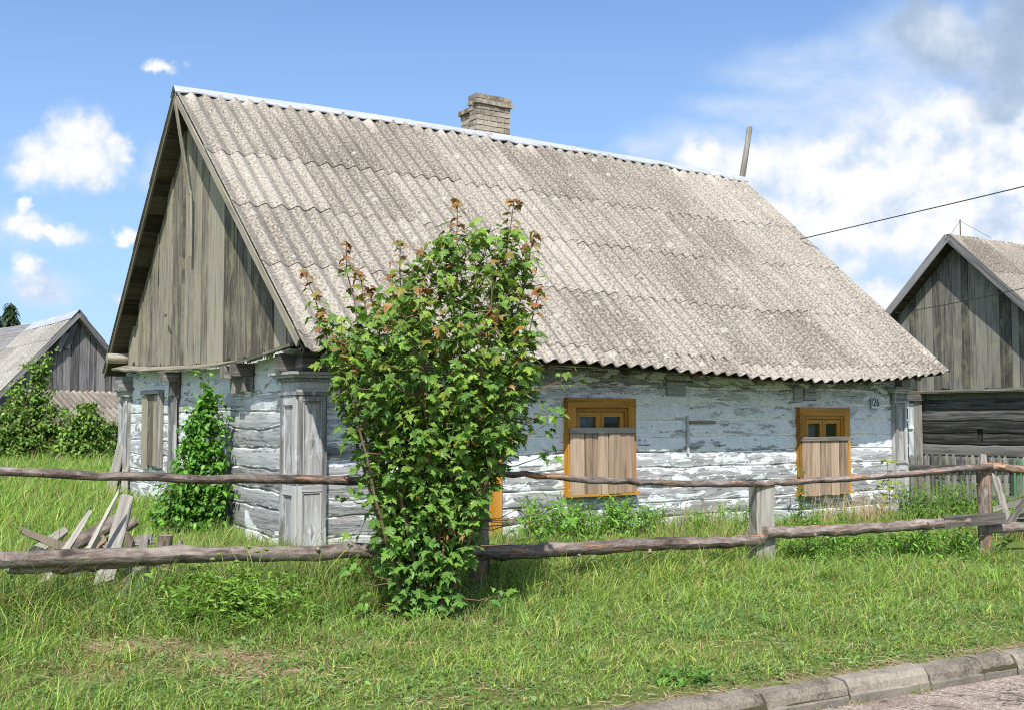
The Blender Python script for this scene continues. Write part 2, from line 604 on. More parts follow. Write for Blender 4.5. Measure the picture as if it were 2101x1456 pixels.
def roof_mat(name, dark, light, lichen, moss=0.35):
    m, t, out = new_mat(name)
    uv = uvn(t)
    _, tint, r2, crest = colattr(t)
    a = t.noise(t.mul(uv, (1.0, 0.6, 0)), 44.0, 5, 0.7)
    b = t.noise(t.mul(uv, (1.0, 0.35, 0)), 2.2, 5, 0.6)
    f = t.math('ADD', t.math('MULTIPLY_ADD', a, 0.66, 0.12), t.math('MULTIPLY', b, 0.16))
    f = t.math('ADD', f, t.math('MULTIPLY', t.math('SUBTRACT', tint, 0.5), 0.06))
    c = t.ramp(f, [(0.38, tuple(.36 * q for q in dark)), (0.48, dark), (0.58, light), (0.74, tuple(1.3 * q for q in light))])
    # algae and dirt washed down the valleys of the sheets
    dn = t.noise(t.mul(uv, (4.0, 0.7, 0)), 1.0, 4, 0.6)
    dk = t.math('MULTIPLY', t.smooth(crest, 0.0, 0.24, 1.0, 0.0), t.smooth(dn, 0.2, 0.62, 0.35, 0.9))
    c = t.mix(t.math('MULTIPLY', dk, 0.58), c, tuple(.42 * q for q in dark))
    # dark lichen specks
    v = t.new('ShaderNodeTexVoronoi', {'Vector': t.vmath('ADD', uv, t.mul(t.noise(uv, 20.0, 3, 0.5, 0, True), (0.06, 0.06, 0))), 'Scale': 17.0}, feature='F1')
    sp = t.math('MULTIPLY', t.smooth(v.outputs['Distance'], 0.16, 0.27, 1.0, 0.0), t.smooth(t.noise(uv, 3.0, 4, 0.6), 0.44, 0.62))
    c = t.mix(t.math('MULTIPLY', sp, 0.72), c, tuple(.35 * q for q in dark))
    # pale round lichens
    uv2 = t.vmath('ADD', uv, t.mul(t.noise(uv, 14.0, 2, 0.5, 0, True), (0.07, 0.07, 0)))
    v2 = t.new('ShaderNodeTexVoronoi', {'Vector': uv2, 'Scale': 4.6, 'Randomness': 1.0}, feature='F1')
    cellr = t.new('ShaderNodeSeparateColor', {0: v2.outputs['Color']})
    rad = t.math('MULTIPLY_ADD', t.math('POWER', cellr.outputs[0], 2.0), 0.22, 0.08)
    q = t.math('SUBTRACT', v2.outputs['Distance'], rad)
    ring = t.math('MULTIPLY', t.smooth(q, -0.03, 0.0, 1.0, 0.0), t.smooth(cellr.outputs[1], 0.58, 0.62))
    inner = t.smooth(q, -0.09, -0.05, 1.0, 0.0)
    lc = t.mix(t.math('MULTIPLY', inner, 0.4), lichen, tuple(.7 * k for k in light))
    c = t.mix(t.math('MULTIPLY', ring, 0.55), c, lc)
    # washed clean just under the ridge
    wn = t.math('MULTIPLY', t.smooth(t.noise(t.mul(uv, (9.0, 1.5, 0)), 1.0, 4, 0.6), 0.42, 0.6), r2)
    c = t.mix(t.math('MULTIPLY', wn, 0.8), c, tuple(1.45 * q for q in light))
    # ochre stains
    o = t.smooth(t.noise(t.mul(uv, (6.0, 0.8, 0)), 1.0, 3, 0.5), 0.68, 0.74)
    c = t.mix(t.math('MULTIPLY', o, 0.16), c, (0.45, 0.25, 0.11))
    principled(t, out, c, 0.9, 0.15, f, 0.5, 0.01)
    return m


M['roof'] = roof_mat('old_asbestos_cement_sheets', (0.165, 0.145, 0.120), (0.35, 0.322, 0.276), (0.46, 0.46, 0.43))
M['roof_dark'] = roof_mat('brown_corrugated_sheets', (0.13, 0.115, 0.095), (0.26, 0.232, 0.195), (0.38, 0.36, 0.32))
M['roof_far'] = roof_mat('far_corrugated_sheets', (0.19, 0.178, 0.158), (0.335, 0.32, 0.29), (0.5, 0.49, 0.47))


def metal_mat():
    m, t, out = new_mat('galvanised_ridge_sheet')
    uv = uvn(t)
    n = t.noise(t.mul(uv, (1.5, 9, 0)), 1.0, 6, 0.6)
    c = t.ramp(n, [(0.3, (0.33, 0.355, 0.385)), (0.6, (0.46, 0.485, 0.515)), (0.8, (0.54, 0.56, 0.58))])
    r = t.smooth(t.noise(t.mul(uv, (2.0, 6.0, 0)), 1.0, 5, 0.7), 0.62, 0.68)
    c = t.mix(t.math('MULTIPLY', r, 0.7), c, (0.26, 0.13, 0.085))
    principled(t, out, c, 0.45, 0.5, n, 0.2, 0.01, Metallic=0.1)
    return m


M['metal'] = metal_mat()


def bark_mat():
    m, t, out = new_mat('bark_of_fence_poles')
    uv = uvn(t)
    _, tint, raw, end = colattr(t)
    a = t.noise(t.mul(uv, (7.0, 20.0, 0)), 1.0, 7, 0.68, 0.4)
    a = t.math('MULTIPLY_ADD', t.noise(t.mul(uv, (1.6, 4.0, 0)), 1.0, 3, 0.5), 0.45, t.math('MULTIPLY_ADD', a, 0.75, -0.10))
    a = t.math('ADD', a, t.math('MULTIPLY', t.math('SUBTRACT', tint, .5), 0.12))
    c = t.ramp(a, [(0.34, (0.05, 0.04, 0.034)), (0.47, (0.155, 0.125, 0.108)), (0.58, (0.26, 0.222, 0.195)), (0.72, (0.36, 0.32, 0.285))])
    # bark gone: orange brown and grey wood
    p = t.noise(t.mul(uv, (2.0, 12.0, 0)), 1.0, 7, 0.66, 0.4)
    f = t.smooth(t.math('ADD', p, t.math('MULTIPLY', raw, 0.22)), 0.62, 0.66)
    wn = t.noise(t.mul(uv, (2.0, 40.0, 0)), 1.0, 5, 0.6)
    wcol = t.ramp(wn, [(0.3, (0.15, 0.085, 0.055)), (0.5, (0.36, 0.195, 0.115)), (0.7, (0.44, 0.30, 0.205))])
    c = t.mix(f, c, wcol)
    l = t.smooth(t.noise(uv, 16.0, 6, 0.7), 0.62, 0.66)
    l = t.math('MULTIPLY', l, t.smooth(t.noise(uv, 2.5, 3, 0.5), 0.52, 0.62))
    c = t.mix(t.math('MULTIPLY', l, 0.8), c, (0.42, 0.46, 0.40))
    c = t.mix(end, c, t.ramp(t.noise(uv, 30.0, 4, 0.6), [(0.3, (0.16, 0.12, 0.085)), (0.7, (0.36, 0.29, 0.22))]))
    h = t.math('SUBTRACT', a, t.math('MULTIPLY', f, 0.2))
    principled(t, out, c, 0.9, 0.15, h, 0.9, 0.02)
    return m


M['bark'] = bark_mat()


def brick_mat():
    m, t, out = new_mat('grey_chimney_brick')
    uv = uvn(t)
    _, tint, soot, _ = colattr(t)
    n = t.noise(uv, 22.0, 6, 0.65)
    f = t.math('ADD', n, t.math('MULTIPLY', t.math('SUBTRACT', tint, .5), 0.3))
    c = t.ramp(f, [(0.25, (0.13, 0.105, 0.08)), (0.5, (0.32, 0.275, 0.22)), (0.75, (0.46, 0.41, 0.34))])
    l = t.smooth(t.noise(uv, 5.0, 5, 0.65), 0.58, 0.64)
    c = t.mix(t.math('MULTIPLY', t.math('MULTIPLY', l, soot), 0.8), c, (0.36, 0.26, 0.06))
    k = t.math('MULTIPLY', t.smooth(t.noise(uv, 4.0, 5, 0.6), 0.40, 0.62), soot)
    c = t.mix(t.math('MULTIPLY', k, 0.6), c, (0.055, 0.05, 0.045))
    principled(t, out, c, 0.9, 0.2, n, 0.6, 0.01)
    return m


M['brick'] = brick_mat()


def plain_mat(name, col, rough=0.7, var=0.25, scale=18.0, spec=0.3):
    m, t, out = new_mat(name)
    ob = t.new('ShaderNodeTexCoord').outputs['Object']
    n = t.noise(ob, scale, 5, 0.6)
    c = t.mix(n, tuple(k * (1 - var) for k in col), tuple(min(1, k * (1 + var)) for k in col))
    principled(t, out, c, rough, spec, n, 0.2, 0.01)
    return m


M['mortar'] = plain_mat('old_mortar', (0.30, 0.27, 0.23))
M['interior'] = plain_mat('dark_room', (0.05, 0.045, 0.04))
M['curtain'] = plain_mat('grey_net_curtain', (0.15, 0.17, 0.20))
M['ink'] = plain_mat('black_paint', (0.03, 0.035, 0.045))
M['plate'] = plain_mat('pale_blue_number_plate', (0.58, 0.66, 0.70))
M['cable'] = plain_mat('black_cable', (0.03, 0.03, 0.03))
M['iron'] = plain_mat('rusty_iron', (0.10, 0.06, 0.045))


def glass_mat():
    m, t, out = new_mat('window_glass')
    tr = t.new('ShaderNodeBsdfTransparent', {'Color': (0.86, 0.89, 0.90, 1)})
    gl = t.new('ShaderNodeBsdfGlossy', {'Color': (0.9, 0.93, 0.95, 1), 'Roughness': 0.03})
    lw = t.new('ShaderNodeLayerWeight', {'Blend': 0.5})
    fr = t.math('MULTIPLY_ADD', t.math('POWER', lw.outputs['Facing'], 4.0), 0.5, 0.03)
    mx = t.new('ShaderNodeMixShader', {0: fr})
    t.l.new(tr.outputs[0], mx.inputs[1])
    t.l.new(gl.outputs[0], mx.inputs[2])
    t.l.new(mx.outputs[0], out.inputs[0])
    return m


M['glass'] = glass_mat()


def leaf_mat(name, trans=0.35, rough=0.45, spec=0.3, var=0.25):
    """colour comes from the leaf's own attribute; light passes through the blade"""
    m, t, out = new_mat(name)
    ca, _, _, _ = colattr(t)
    ob = t.new('ShaderNodeTexCoord').outputs['Object']
    n = t.noise(ob, 3.0, 3, 0.5)
    k = t.math('MULTIPLY_ADD', n, 2 * var, 1 - var)
    kc = t.new('ShaderNodeCombineColor', {0: k, 1: k, 2: k}).outputs[0]
    c = t.mix(1.0, ca, kc, 'MULTIPLY')
    p = t.new('ShaderNodeBsdfPrincipled', {'Base Color': c, 'Roughness': rough, 'Specular IOR Level': spec})
    tl = t.new('ShaderNodeBsdfTranslucent', {'Color': t.mix(1.0, c, (1.25, 1.2, 0.55), 'MULTIPLY')})
    mx = t.new('ShaderNodeMixShader', {0: trans})
    t.l.new(p.outputs[0], mx.inputs[1])
    t.l.new(tl.outputs[0], mx.inputs[2])
    t.l.new(mx.outputs[0], out.inputs[0])
    return m


M['leaf'] = leaf_mat('maple_leaf', 0.30)
M['bush_leaf'] = leaf_mat('shrub_leaf', 0.36, 0.45, 0.3)
M['grass'] = leaf_mat('grass_blade', 0.34, 0.6, 0.15, 0.2)


def stem_mat(name, a, b):
    m, t, out = new_mat(name)
    uv = uvn(t)
    n = t.noise(t.mul(uv, (12, 30, 0)), 1.0, 4, 0.6)
    principled(t, out, t.mix(n, a, b), 0.8, 0.2)
    return m


M['stem'] = stem_mat('young_bark', (0.11, 0.07, 0.04), (0.20, 0.14, 0.09))
M['green_stem'] = stem_mat('green_stalk', (0.10, 0.16, 0.03), (0.18, 0.24, 0.06))
M['straw_stem'] = stem_mat('straw_stalk', (0.36, 0.28, 0.13), (0.50, 0.40, 0.22))


def ground_mat():
    m, t, out = new_mat('soil_and_turf')
    ob = t.new('ShaderNodeTexCoord').outputs['Object']
    ca, dry, _, _ = colattr(t)
    a = t.noise(ob, 5.0, 8, 0.65)
    b = t.noise(ob, 42.0, 6, 0.7)
    g = t.mix(b, (0.06, 0.10, 0.02), (0.16, 0.20, 0.05))
    s_ = t.mix(b, (0.17, 0.12, 0.075), (0.42, 0.33, 0.22))
    f = t.smooth(t.math('ADD', dry, t.math('MULTIPLY', t.math('SUBTRACT', a, .5), 0.9)), 0.35, 0.7)
    c = t.mix(f, g, s_)
    principled(t, out, c, 0.95, 0.1, b, 0.8, 0.02)
    return m


M['ground'] = ground_mat()


def road_mat():
    m, t, out = new_mat('reddish_gravelly_asphalt')
    ob = t.new('ShaderNodeTexCoord').outputs['Object']
    v = t.new('ShaderNodeTexVoronoi', {'Vector': ob, 'Scale': 75.0}, feature='F1')
    a = t.noise(ob, 2.2, 6, 0.6)
    b = t.noise(ob, 60.0, 5, 0.7)
    cr = t.new('ShaderNodeSeparateColor', {0: v.outputs['Color']})
    f = t.math('ADD', t.math('MULTIPLY', cr.outputs[0], 0.5), t.math('MULTIPLY', b, 0.5))
    c = t.ramp(f, [(0.2, (0.16, 0.12, 0.094)), (0.5, (0.345, 0.275, 0.225)), (0.8, (0.50, 0.43, 0.365))])
    c = t.mix(t.math('MULTIPLY', t.smooth(a, 0.48, 0.68), 0.7), c, (0.17, 0.13, 0.10))
    cl = t.math('ABSOLUTE', t.math('SUBTRACT', t.noise(ob, 1.3, 5, 0.6, 0.6), 0.5))
    c = t.mix(t.smooth(cl, 0.004, 0.012, 0.8, 0.0), c, (0.06, 0.05, 0.04))
    principled(t, out, c, 0.9, 0.2, t.math('SUBTRACT', f, v.outputs['Distance']), 0.7, 0.012)
    return m


M['road'] = road_mat()


def kerb_mat():
    m, t, out = new_mat('old_concrete_kerb')
    ob = t.new('ShaderNodeTexCoord').outputs['Object']
    _, tint, low, _ = colattr(t)
    a = t.noise(ob, 3.0, 8, 0.65)
    b = t.noise(ob, 55.0, 5, 0.7)
    f = t.math('ADD', t.math('MULTIPLY', a, 0.6), t.math('MULTIPLY', b, 0.4))
    f = t.math('ADD', f, t.math('MULTIPLY', t.math('SUBTRACT', tint, .5), 0.12))
    c = t.ramp(f, [(0.34, (0.07, 0.06, 0.045)), (0.45, (0.18, 0.157, 0.122)), (0.57, (0.275, 0.245, 0.195)), (0.75, (0.38, 0.345, 0.285))])
    mo = t.smooth(t.noise(ob, 7.0, 6, 0.7), 0.58, 0.70)
    c = t.mix(t.math('MULTIPLY', mo, 0.7), c, (0.075, 0.072, 0.05))
    cl = t.math('ABSOLUTE', t.math('SUBTRACT', t.noise(ob, 3.5, 5, 0.6, 0.5), 0.5))
    c = t.mix(t.smooth(cl, 0.003, 0.009, 0.4, 0.0), c, (0.04, 0.035, 0.03))
    c = t.mix(t.math('MULTIPLY', low, 0.5), c, (0.17, 0.155, 0.14))
    principled(t, out, c, 0.9, 0.2, f, 0.7, 0.012)
    return m


M['kerb'] = kerb_mat()
M['joint'] = plain_mat('mossy_joint', (0.05, 0.045, 0.02), 0.95)
# ------------------------------------------------------------------ the ground
def ground():
    def dryness(x, y):
        d = kerb_d(x, y)
        p = np.zeros_like(x)
        for (px, py, rx, ry, k) in DRY:
            q = ((x - px) / rx) ** 2 + ((y - py) / ry) ** 2
            p = np.maximum(p, k * np.exp(-q * (.35 + 1.9 * fbm(x * 3.3, y * 3.3, 61))))
        return np.maximum(p, 0.55 * np.exp(-((d - 4.95) / 0.10) ** 2))
    ground.dry = dryness
    ts = np.concatenate([[-900, -400, -200, -90, -60, -40], np.arange(-28, 34.01, 0.22), [40, 60, 90, 200, 400, 900]])
    ds = np.concatenate([[-700, -300, -120, -40, 0, 3.0, 4.4, 4.60, 4.82, 4.888, 4.96], np.arange(5.1, 33.01, 0.2), [36, 40, 46, 55, 70, 90, 130, 200, 400, 1000]])
    TT, DD = np.meshgrid(ts, ds)
    X = KT[0] * TT + KN[0] * DD
    Y = KT[1] * TT + KN[1] * DD
    Z = ground_z(X, Y)
    v = np.stack([X, Y, Z], 2)
    c = np.stack([dryness(X, Y), np.zeros_like(X), np.zeros_like(X)], 2)
    b = MB()
    b.grid(v, None, c)
    o = b.build('ground', M['ground'])
    tag(o, 'grassy village ground under the cottage and verge', None, kind='structure')
    # road in front of the kerb
    b = MB()
    t0 = np.linspace(-60, 60, 61)
    d0 = np.array([-6.0, -2.0, 1.0, 2.5, 3.5, 4.1, 4.5, 4.735])
    V = KT[None, None, :] * t0[:, None, None] + KN[None, None, :] * d0[None, :, None]
    V = np.concatenate([V, np.zeros(V.shape[:2] + (1,))], 2)
    b.grid(V, None)
    o = b.build('road', M['road'])
    tag(o, 'reddish gravelly asphalt road along the kerb', None, kind='structure')
    # kerb of concrete stones
    b = MB()
    t_ = -12.0
    prof = [(4.735, -0.06), (4.733, 0.045), (4.745, 0.055), (4.752, 0.092), (4.785, 0.128), (4.885, 0.135), (4.885, -0.03)]
    k = 0
    marks = [float(KT @ at(px, py, yy)[:2]) for px, py, yy in ((1505, 1425, 6.5), (1705, 1400, 6.7), (1880, 1370, 7.0), (1975, 1350, 7.3), (2048, 1340, 7.45))]
    joints = [marks[0] - 1.0 * i for i in range(12, 0, -1)] + marks + [marks[-1] + 1.0 * i for i in range(1, 14)]
    for ta, tb in zip(joints[:-1], joints[1:]):
        g = 0.008
        dz, dd = rng.normal(0, 0.005), rng.normal(0, 0.005)
        n = 7
        tt = np.linspace(ta + g, tb - g, n)
        pr = np.array(prof)
        tint = random.random()
        v = np.zeros((n, len(pr), 3))
        for i in range(n):
            dj = pr[:, 0] + dd + rng.normal(0, 0.0015, len(pr))
            v[i, :, :2] = KT[None, :] * tt[i] + KN[None, :] * dj[:, None]
            v[i, :, 2] = pr[:, 1] + dz + rng.normal(0, 0.002, len(pr))
        cc = np.zeros((n, len(pr), 3)); cc[..., 0] = tint; cc[:, :2, 1] = 1.0
        for j in range(len(pr) - 1):
            b.grid(v[:, j:j + 2], None, cc[:, j:j + 2], smooth=False)
        for i, rv in ((0, False), (n - 1, True)):
            q = tuple(range(len(pr)))
            b.add(v[i], [q if rv else q[::-1]], None, (tint, 0.5, 0))
        k += 1
    o = b.build('kerb', M['kerb'])
    tag(o, 'old concrete kerb stones between verge and road', None, kind='structure')
    b = MB()
    pj = [(4.745, -0.05), (4.745, 0.05), (4.79, 0.115), (4.88, 0.122), (4.88, -0.03)]
    v = np.zeros((61, len(pj), 3))
    for i, tt in enumerate(np.linspace(joints[0], joints[-1], 61)):
        for j, (dd, zz) in enumerate(pj):
            v[i, j, :2] = KT * tt + KN * dd
            v[i, j, 2] = zz
    b.grid(v, None, (0.5, 0, 0), smooth=False)
    o = b.build('kerb_bedding', M['joint'])
    tag(o, 'mossy bedding showing in the kerb joints', None, kind='structure')


DRY = [(-2.43, 7.26, 0.50, 0.26, 1.1), (-1.75, 7.1, 0.65, 0.26, 1.0), (-1.5, 6.7, 0.6, 0.25, 0.75), (-0.9, 7.3, 0.4, 0.16, 0.6), (-0.35, 6.1, 0.28, 0.10, 0.9), (-2.2, 6.6, 0.7, 0.25, 0.55),
       (-0.1, 6.35, 0.3, 0.12, 0.5), (1.7, 7.6, 0.25, 0.15, 0.55), (-1.2, 6.4, 0.5, 0.2, 0.45), (2.3, 7.5, 0.3, 0.12, 0.4), (-0.45, 8.2, 0.45, 0.25, 0.7)]
ground()


# ------------------------------------------------------------------ corrugated roofing
def corrugated(mb, top, bot, nrm, u0, u1, rows, wp, sheetw, amp, spw=8, lift=0.016, over=0.02, jit=0.004, side=0.024):
    """sheets laid in rows; rows are shares of the way down the slope"""
    nrm = np.asarray(nrm, float)
    W = wp * sheetw
    nsh = int(math.ceil((u1 - u0) / W))
    for r, (ta, tb) in enumerate(zip(rows[:-1], rows[1:])):
        ta2 = max(ta - over, rows[0])
        for k in range(nsh):
            ua = u0 + k * W
            ub = min(ua + W, u1)
            if ub - ua < wp * .4:
                continue
            n = max(4, int(round((ub - ua) / wp * spw)))
            us = np.linspace(ua, ub + (0.02 if ub < u1 else 0), n + 1)
            sh = rng.normal(0, 0.004)
            tt = np.linspace(ta2, tb + rng.normal(0, 0.0018), 7)
            tint = rng.random()
            h0, h1 = rng.normal(0, jit), rng.normal(0, jit)
            T = np.array([top(u) for u in us]); Bt = np.array([bot(u) for u in us])
            L = np.linalg.norm(Bt[0] - T[0])
            pos = T[None] + (Bt - T)[None] * tt[:, None, None]
            wave = np.cos(2 * math.pi * (us - u0) / wp)
            h = amp * wave[None, :] + (lift * (tt - ta2) / (tb - ta2))[:, None] + (side * (us - ua) / W)[None, :] + np.abs(h0) * (1 - (us - ua) / W)[None, :] * .5 + np.abs(h1) * ((us - ua) / W)[None, :]
            v = pos + nrm * h[:, :, None]
            # shear the sheet a touch so that the joints do not run dead straight
            v = v + (T[-1] - T[0])[None, None, :] / max(us[-1] - us[0], 1e-6) * (sh * (tt - ta2) / (tb - ta2))[:, None, None]
            uv = np.stack([np.broadcast_to(us[None, :] + r * 13.7 + k * 3.1, (len(tt), n + 1)), np.broadcast_to((tt * L)[:, None] + k * 1.7, (len(tt), n + 1))], 2)
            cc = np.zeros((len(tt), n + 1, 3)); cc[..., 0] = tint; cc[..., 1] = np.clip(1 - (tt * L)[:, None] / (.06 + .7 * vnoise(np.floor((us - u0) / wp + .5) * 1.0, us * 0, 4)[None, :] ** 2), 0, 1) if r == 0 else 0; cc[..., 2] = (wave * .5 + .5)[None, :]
            fl = np.dot(np.cross(v[0, 1] - v[0, 0], v[1, 0] - v[0, 0]), nrm) < 0
            mb.grid(v, uv, cc, True, flip=fl)
            # thickness along the lower and right edges
            e = np.stack([v[-1], v[-1] - nrm * 0.013], 0)
            ec = cc[-2:, :, :] * [1, 0, 0]
            mb.grid(e, np.stack([uv[-1], uv[-1] + [0, .01]], 0), ec, False, flip=fl)
            e = np.stack([v[:, -1], v[:, -1] - nrm * 0.013], 1)
            mb.grid(e, np.stack([uv[:, -1], uv[:, -1] + [.01, 0]], 1), cc[:, -2:, :] * [1, 0, 0], False, flip=fl)
            e = np.stack([v[:, 0] - nrm * 0.009, v[:, 0]], 1)
            mb.grid(e, np.stack([uv[:, 0], uv[:, 0] + [.01, 0]], 1), cc[:, :2, :], False, flip=fl)


def wall_logs(mb, along, a0, a1, seams, face, outward, openings=(), peel=None, step=0.07, wob=0.018, bulge=0.013, tilt=None):
    """courses of hewn logs; along: 0 = u, 1 = v; face: coordinate of the wall plane; outward: +-1"""
    n = int((a1 - a0) / step) + 1
    a = np.linspace(a0, a1, n + 1)
    sm = []
    for k, w in enumerate(seams):
        y = w + (fbm(a * 0.9 + k * 9.1, a * 0 + k * 3.3, 11 + along) - .5) * 4 * wob + (vnoise(a * 5 + k * 5, a * 0 + k, 3) - .5) * wob * .9
        if tilt is not None:
            y = y + tilt(a, w)
        sm.append(y)
    prof = np.array([0, .05, .13, .32, .55, .78, .90, .96, 1.0])
    for k in range(len(seams) - 1):
        lo, hi = sm[k], sm[k + 1]
        w = lo[:, None] + (hi - lo)[:, None] * prof[None, :]
        o = bulge * (1 - np.abs(2 * prof - 1) ** 2.6)[None, :] - 0.004 + (fbm(a[:, None] * 1.3 + k * 7, w * 5, 5) - .5) * 0.022
        o[:, 0] -= 0.016; o[:, -1] -= 0.016
        v = np.zeros((n + 1, len(prof), 3))
        v[..., along] = a[:, None]
        v[..., 1 - along] = face + outward * o
        v[..., 2] = w
        cc = np.zeros_like(v)
        cc[..., 0] = rng.random()
        cc[..., 1] = 0.5 if peel is None else peel(np.broadcast_to(a[:, None], w.shape), w)
        cc[:, :2, 2] = 1; cc[:, -2:, 2] = 1; cc[:, 2, 2] = .35; cc[:, -3, 2] = .35
        uv = np.stack([np.broadcast_to(a[:, None] + k * 11.3 + along * 37, w.shape), w + k * 3.7], 2)
        keep = np.ones((n, len(prof) - 1), bool)
        ac = (a[1:] + a[:-1]) / 2
        wc = (w[1:, 1:] + w[:-1, :-1]) / 2
        for (x0, x1, y0, y1) in openings:
            keep &= ~((ac[:, None] > x0) & (ac[:, None] < x1) & (wc > y0) & (wc < y1))
        fl = (outward < 0) != (along == 0)
        mb.grid(v, uv, cc, True, keep, flip=not fl)


# ------------------------------------------------------------------ the cottage
H = thing('log_cottage', 'old log cottage with peeling white paint, ochre windows and grey corrugated roof', 'house', BASE, HROT)
LW, WW = 9.18, 7.03

SAGU = [-.3, 1, 3, 4.5, 5.8, 7.0, 8.3, 9.5]
SAGW = [0, .01, .045, .10, .15, .18, .12, .0]


def r_top(u):
    t = (u + .27) / 9.77
    return np.array([u, 3.72 - .20 * t, 5.53 - .04 * t + .05 * 4 * t * (1 - t)])


def r_bot(u):
    t = (u + .27) / 9.77
    return np.array([u, -.74 + .19 * t, 1.95 + .022 * t - np.interp(u, SAGU, SAGW)])


def r_back(u):
    return np.array([u, 7.40, 2.0])


NF = np.array([0, -.653, .757]); NB_ = np.array([0, .69, .724])


def rake_front(v, u=0.0):
    a, b = r_top(u), r_bot(u)
    return a[2] + (b[2] - a[2]) * (a[1] - v) / (a[1] - b[1])


def rake_back(v, u=0.0):
    a, b = r_top(u), r_back(u)
    return a[2] + (b[2] - a[2]) * (v - a[1]) / (b[1] - a[1])


def rake(v):
    return min(rake_front(v), rake_back(v))


def build_roof():
    b = MB()
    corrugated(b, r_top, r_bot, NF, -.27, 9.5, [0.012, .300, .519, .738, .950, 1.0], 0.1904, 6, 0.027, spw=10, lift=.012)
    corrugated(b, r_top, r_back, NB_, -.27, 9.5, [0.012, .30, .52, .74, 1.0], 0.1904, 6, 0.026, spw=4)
    rf = b.build('roof', M['roof'], H)
    # boarding and purlins under the sheets, seen at the gable
    b = MB()
    for top, bot, nn in ((r_top, r_bot, NF), (r_top, r_back, NB_)):
        for i in range(16):
            t0, t1 = .012 + i * .061, .012 + i * .061 + .0606
            us = np.linspace(-.235, 9.46, 25)
            d = (bot(0) - top(0)); L = np.linalg.norm(d); d = d / L
            sec = [(-.5, -.5), (.5, -.5), (.5, .5), (-.5, .5), (-.5, -.5)]
            v = np.array([[top(u) + (bot(u) - top(u)) * (t0 + t1) / 2 - nn * .072 + d * L * (t1 - t0) * a + nn * .026 * c for a, c in sec] for u in us])
            uv = np.stack([np.broadcast_to(us[:, None] + i * 3, (25, 5)), np.broadcast_to(np.array([0, .3, .33, .63, .66])[None] + i, (25, 5))], 2)
            b.grid(v, uv, (random.random(), 0, 0), False, flip=nn is NF)
            b.add(v[0, :4], [(0, 1, 2, 3)], None, (.2, 0, 0))
    b.build('roof_boarding', M['soffit_wood'], H)
    # ridge of folded galvanised sheet in lengths
    b = MB()
    cuts = [-.285, 1.45, 3.05, 4.35, 5.15, 6.9, 8.3, 9.52]
    for i, (a, c) in enumerate(zip(cuts[:-1], cuts[1:])):
        n = 7
        us = np.linspace(a, c + .06, n)
        up = .035 + (i % 2) * .006
        v = np.zeros((n, 5, 3))
        wl = rng.normal(0, .010, (n, 2))
        for j, u in enumerate(us):
            r = r_top(u)
            wf, wb = .105 + rng.normal(0, .006) + (0.05 if i == 3 else 0), .15
            v[j, 0] = r + np.array([0, -wf * .757, -wf * .653 + wl[j, 0]]) + NF * up
            v[j, 1] = r + np.array([0, -.02, up + .006])
            v[j, 2] = r + np.array([0, 0, up + .02])
            v[j, 3] = r + np.array([0, .02, up + .006])
            v[j, 4] = r + np.array([0, wb * .724, -wb * .69]) + NB_ * up
        uv = np.stack([np.broadcast_to(us[:, None] + i * 3, (n, 5)), np.broadcast_to(np.array([0, .13, .15, .17, .3])[None], (n, 5))], 2)
        b.grid(v, uv, (random.random(), 0, 0), False)
        e = np.stack([v[:, 0] - NF * .004 + [0, .002, -.012], v[:, 0]], 1)
        b.grid(e, uv[:, :2], (random.random(), 0, 0), False)
    b.build('ridge_cap', M['metal'], rf)
    return rf


ROOF = build_roof()


def build_chimney(rf):
    ch = None
    b = MB(); core = MB()
    bh, mh = 0.068, 0.012

    def stack(u0, u1, v0, v1, w0, courses, flare):
        w = w0
        for k in range(courses):
            g = flare.get(k, 0.0)
            a0, a1, c0, c1 = u0 - g, u1 + g, v0 - g, v1 + g
            half = (k % 2) * 0.125
            soot = max(0.0, (k - courses + 5) / 5)
            # front and back rows, then the ends
            for vv in (c0, c1 - .12):
                x = a0 - (half if half else 0)
                while x < a1 - .01:
                    xa, xb = max(x, a0), min(x + .25, a1)
                    if xb - xa > .03:
                        b.box((xa + .004 + rng.normal(0, .003), vv + rng.normal(0, .004), w + rng.normal(0, .002)), (xb - .004, vv + .12, w + bh), 0, c=(random.random(), soot, 0), wob=.004, n=2)
                    x += .25
            for uu in (a0, a1 - .12):
                y = c0 + .12 - half
                while y < c1 - .13:
                    ya, yb = max(y, c0 + .125), min(y + .25, c1 - .125)
                    if yb - ya > .03:
                        b.box((uu + rng.normal(0, .004), ya + .004, w), (uu + .12, yb - .004, w + bh), 1, c=(random.random(), soot, 0), wob=.004, n=2)
                    y += .25
            w += bh + mh
        core.box((u0 + .015, v0 + .015, w0), (u1 - .015, v1 - .015, w - .03), 2, c=(.5, .5, 0))
        return w
    stack(4.26, 4.87, 3.75, 3.97, 5.20, 13, {11: .03, 12: .012})
    stack(4.265, 4.86, 4.01, 4.24, 5.02, 13, {12: .03})
    b.box((4.60, 3.69, 5.50), (4.93, 3.75, 5.57), 0, c=(.3, .6, 0), wob=.004, n=2)
    ch = b.build('chimney', M['brick'], rf)
    core.build('mortar', M['mortar'], ch)


build_chimney(ROOF)

SEAMS_F = [-.28, -.06, .135, .33, .515, .735, .915, 1.105, 1.31, 1.50, 1.70, 1.90, 2.05, 2.19]


def peel_front(a, w):
    p = np.interp(w, [-.3, .2, .6, .95, 1.0, 1.3, 1.55, 1.7, 2.0], [.68, .58, .60, .46, .30, .30, .42, .54, .58])
    p = p + np.where((a < 2.0) & (w < 1.6), .18, 0)
    p = p + np.where((a > 4.3) & (a < 6.8) & (w > 1.1) & (w < 1.25), .12, 0)
    return np.clip(p, 0, 1)


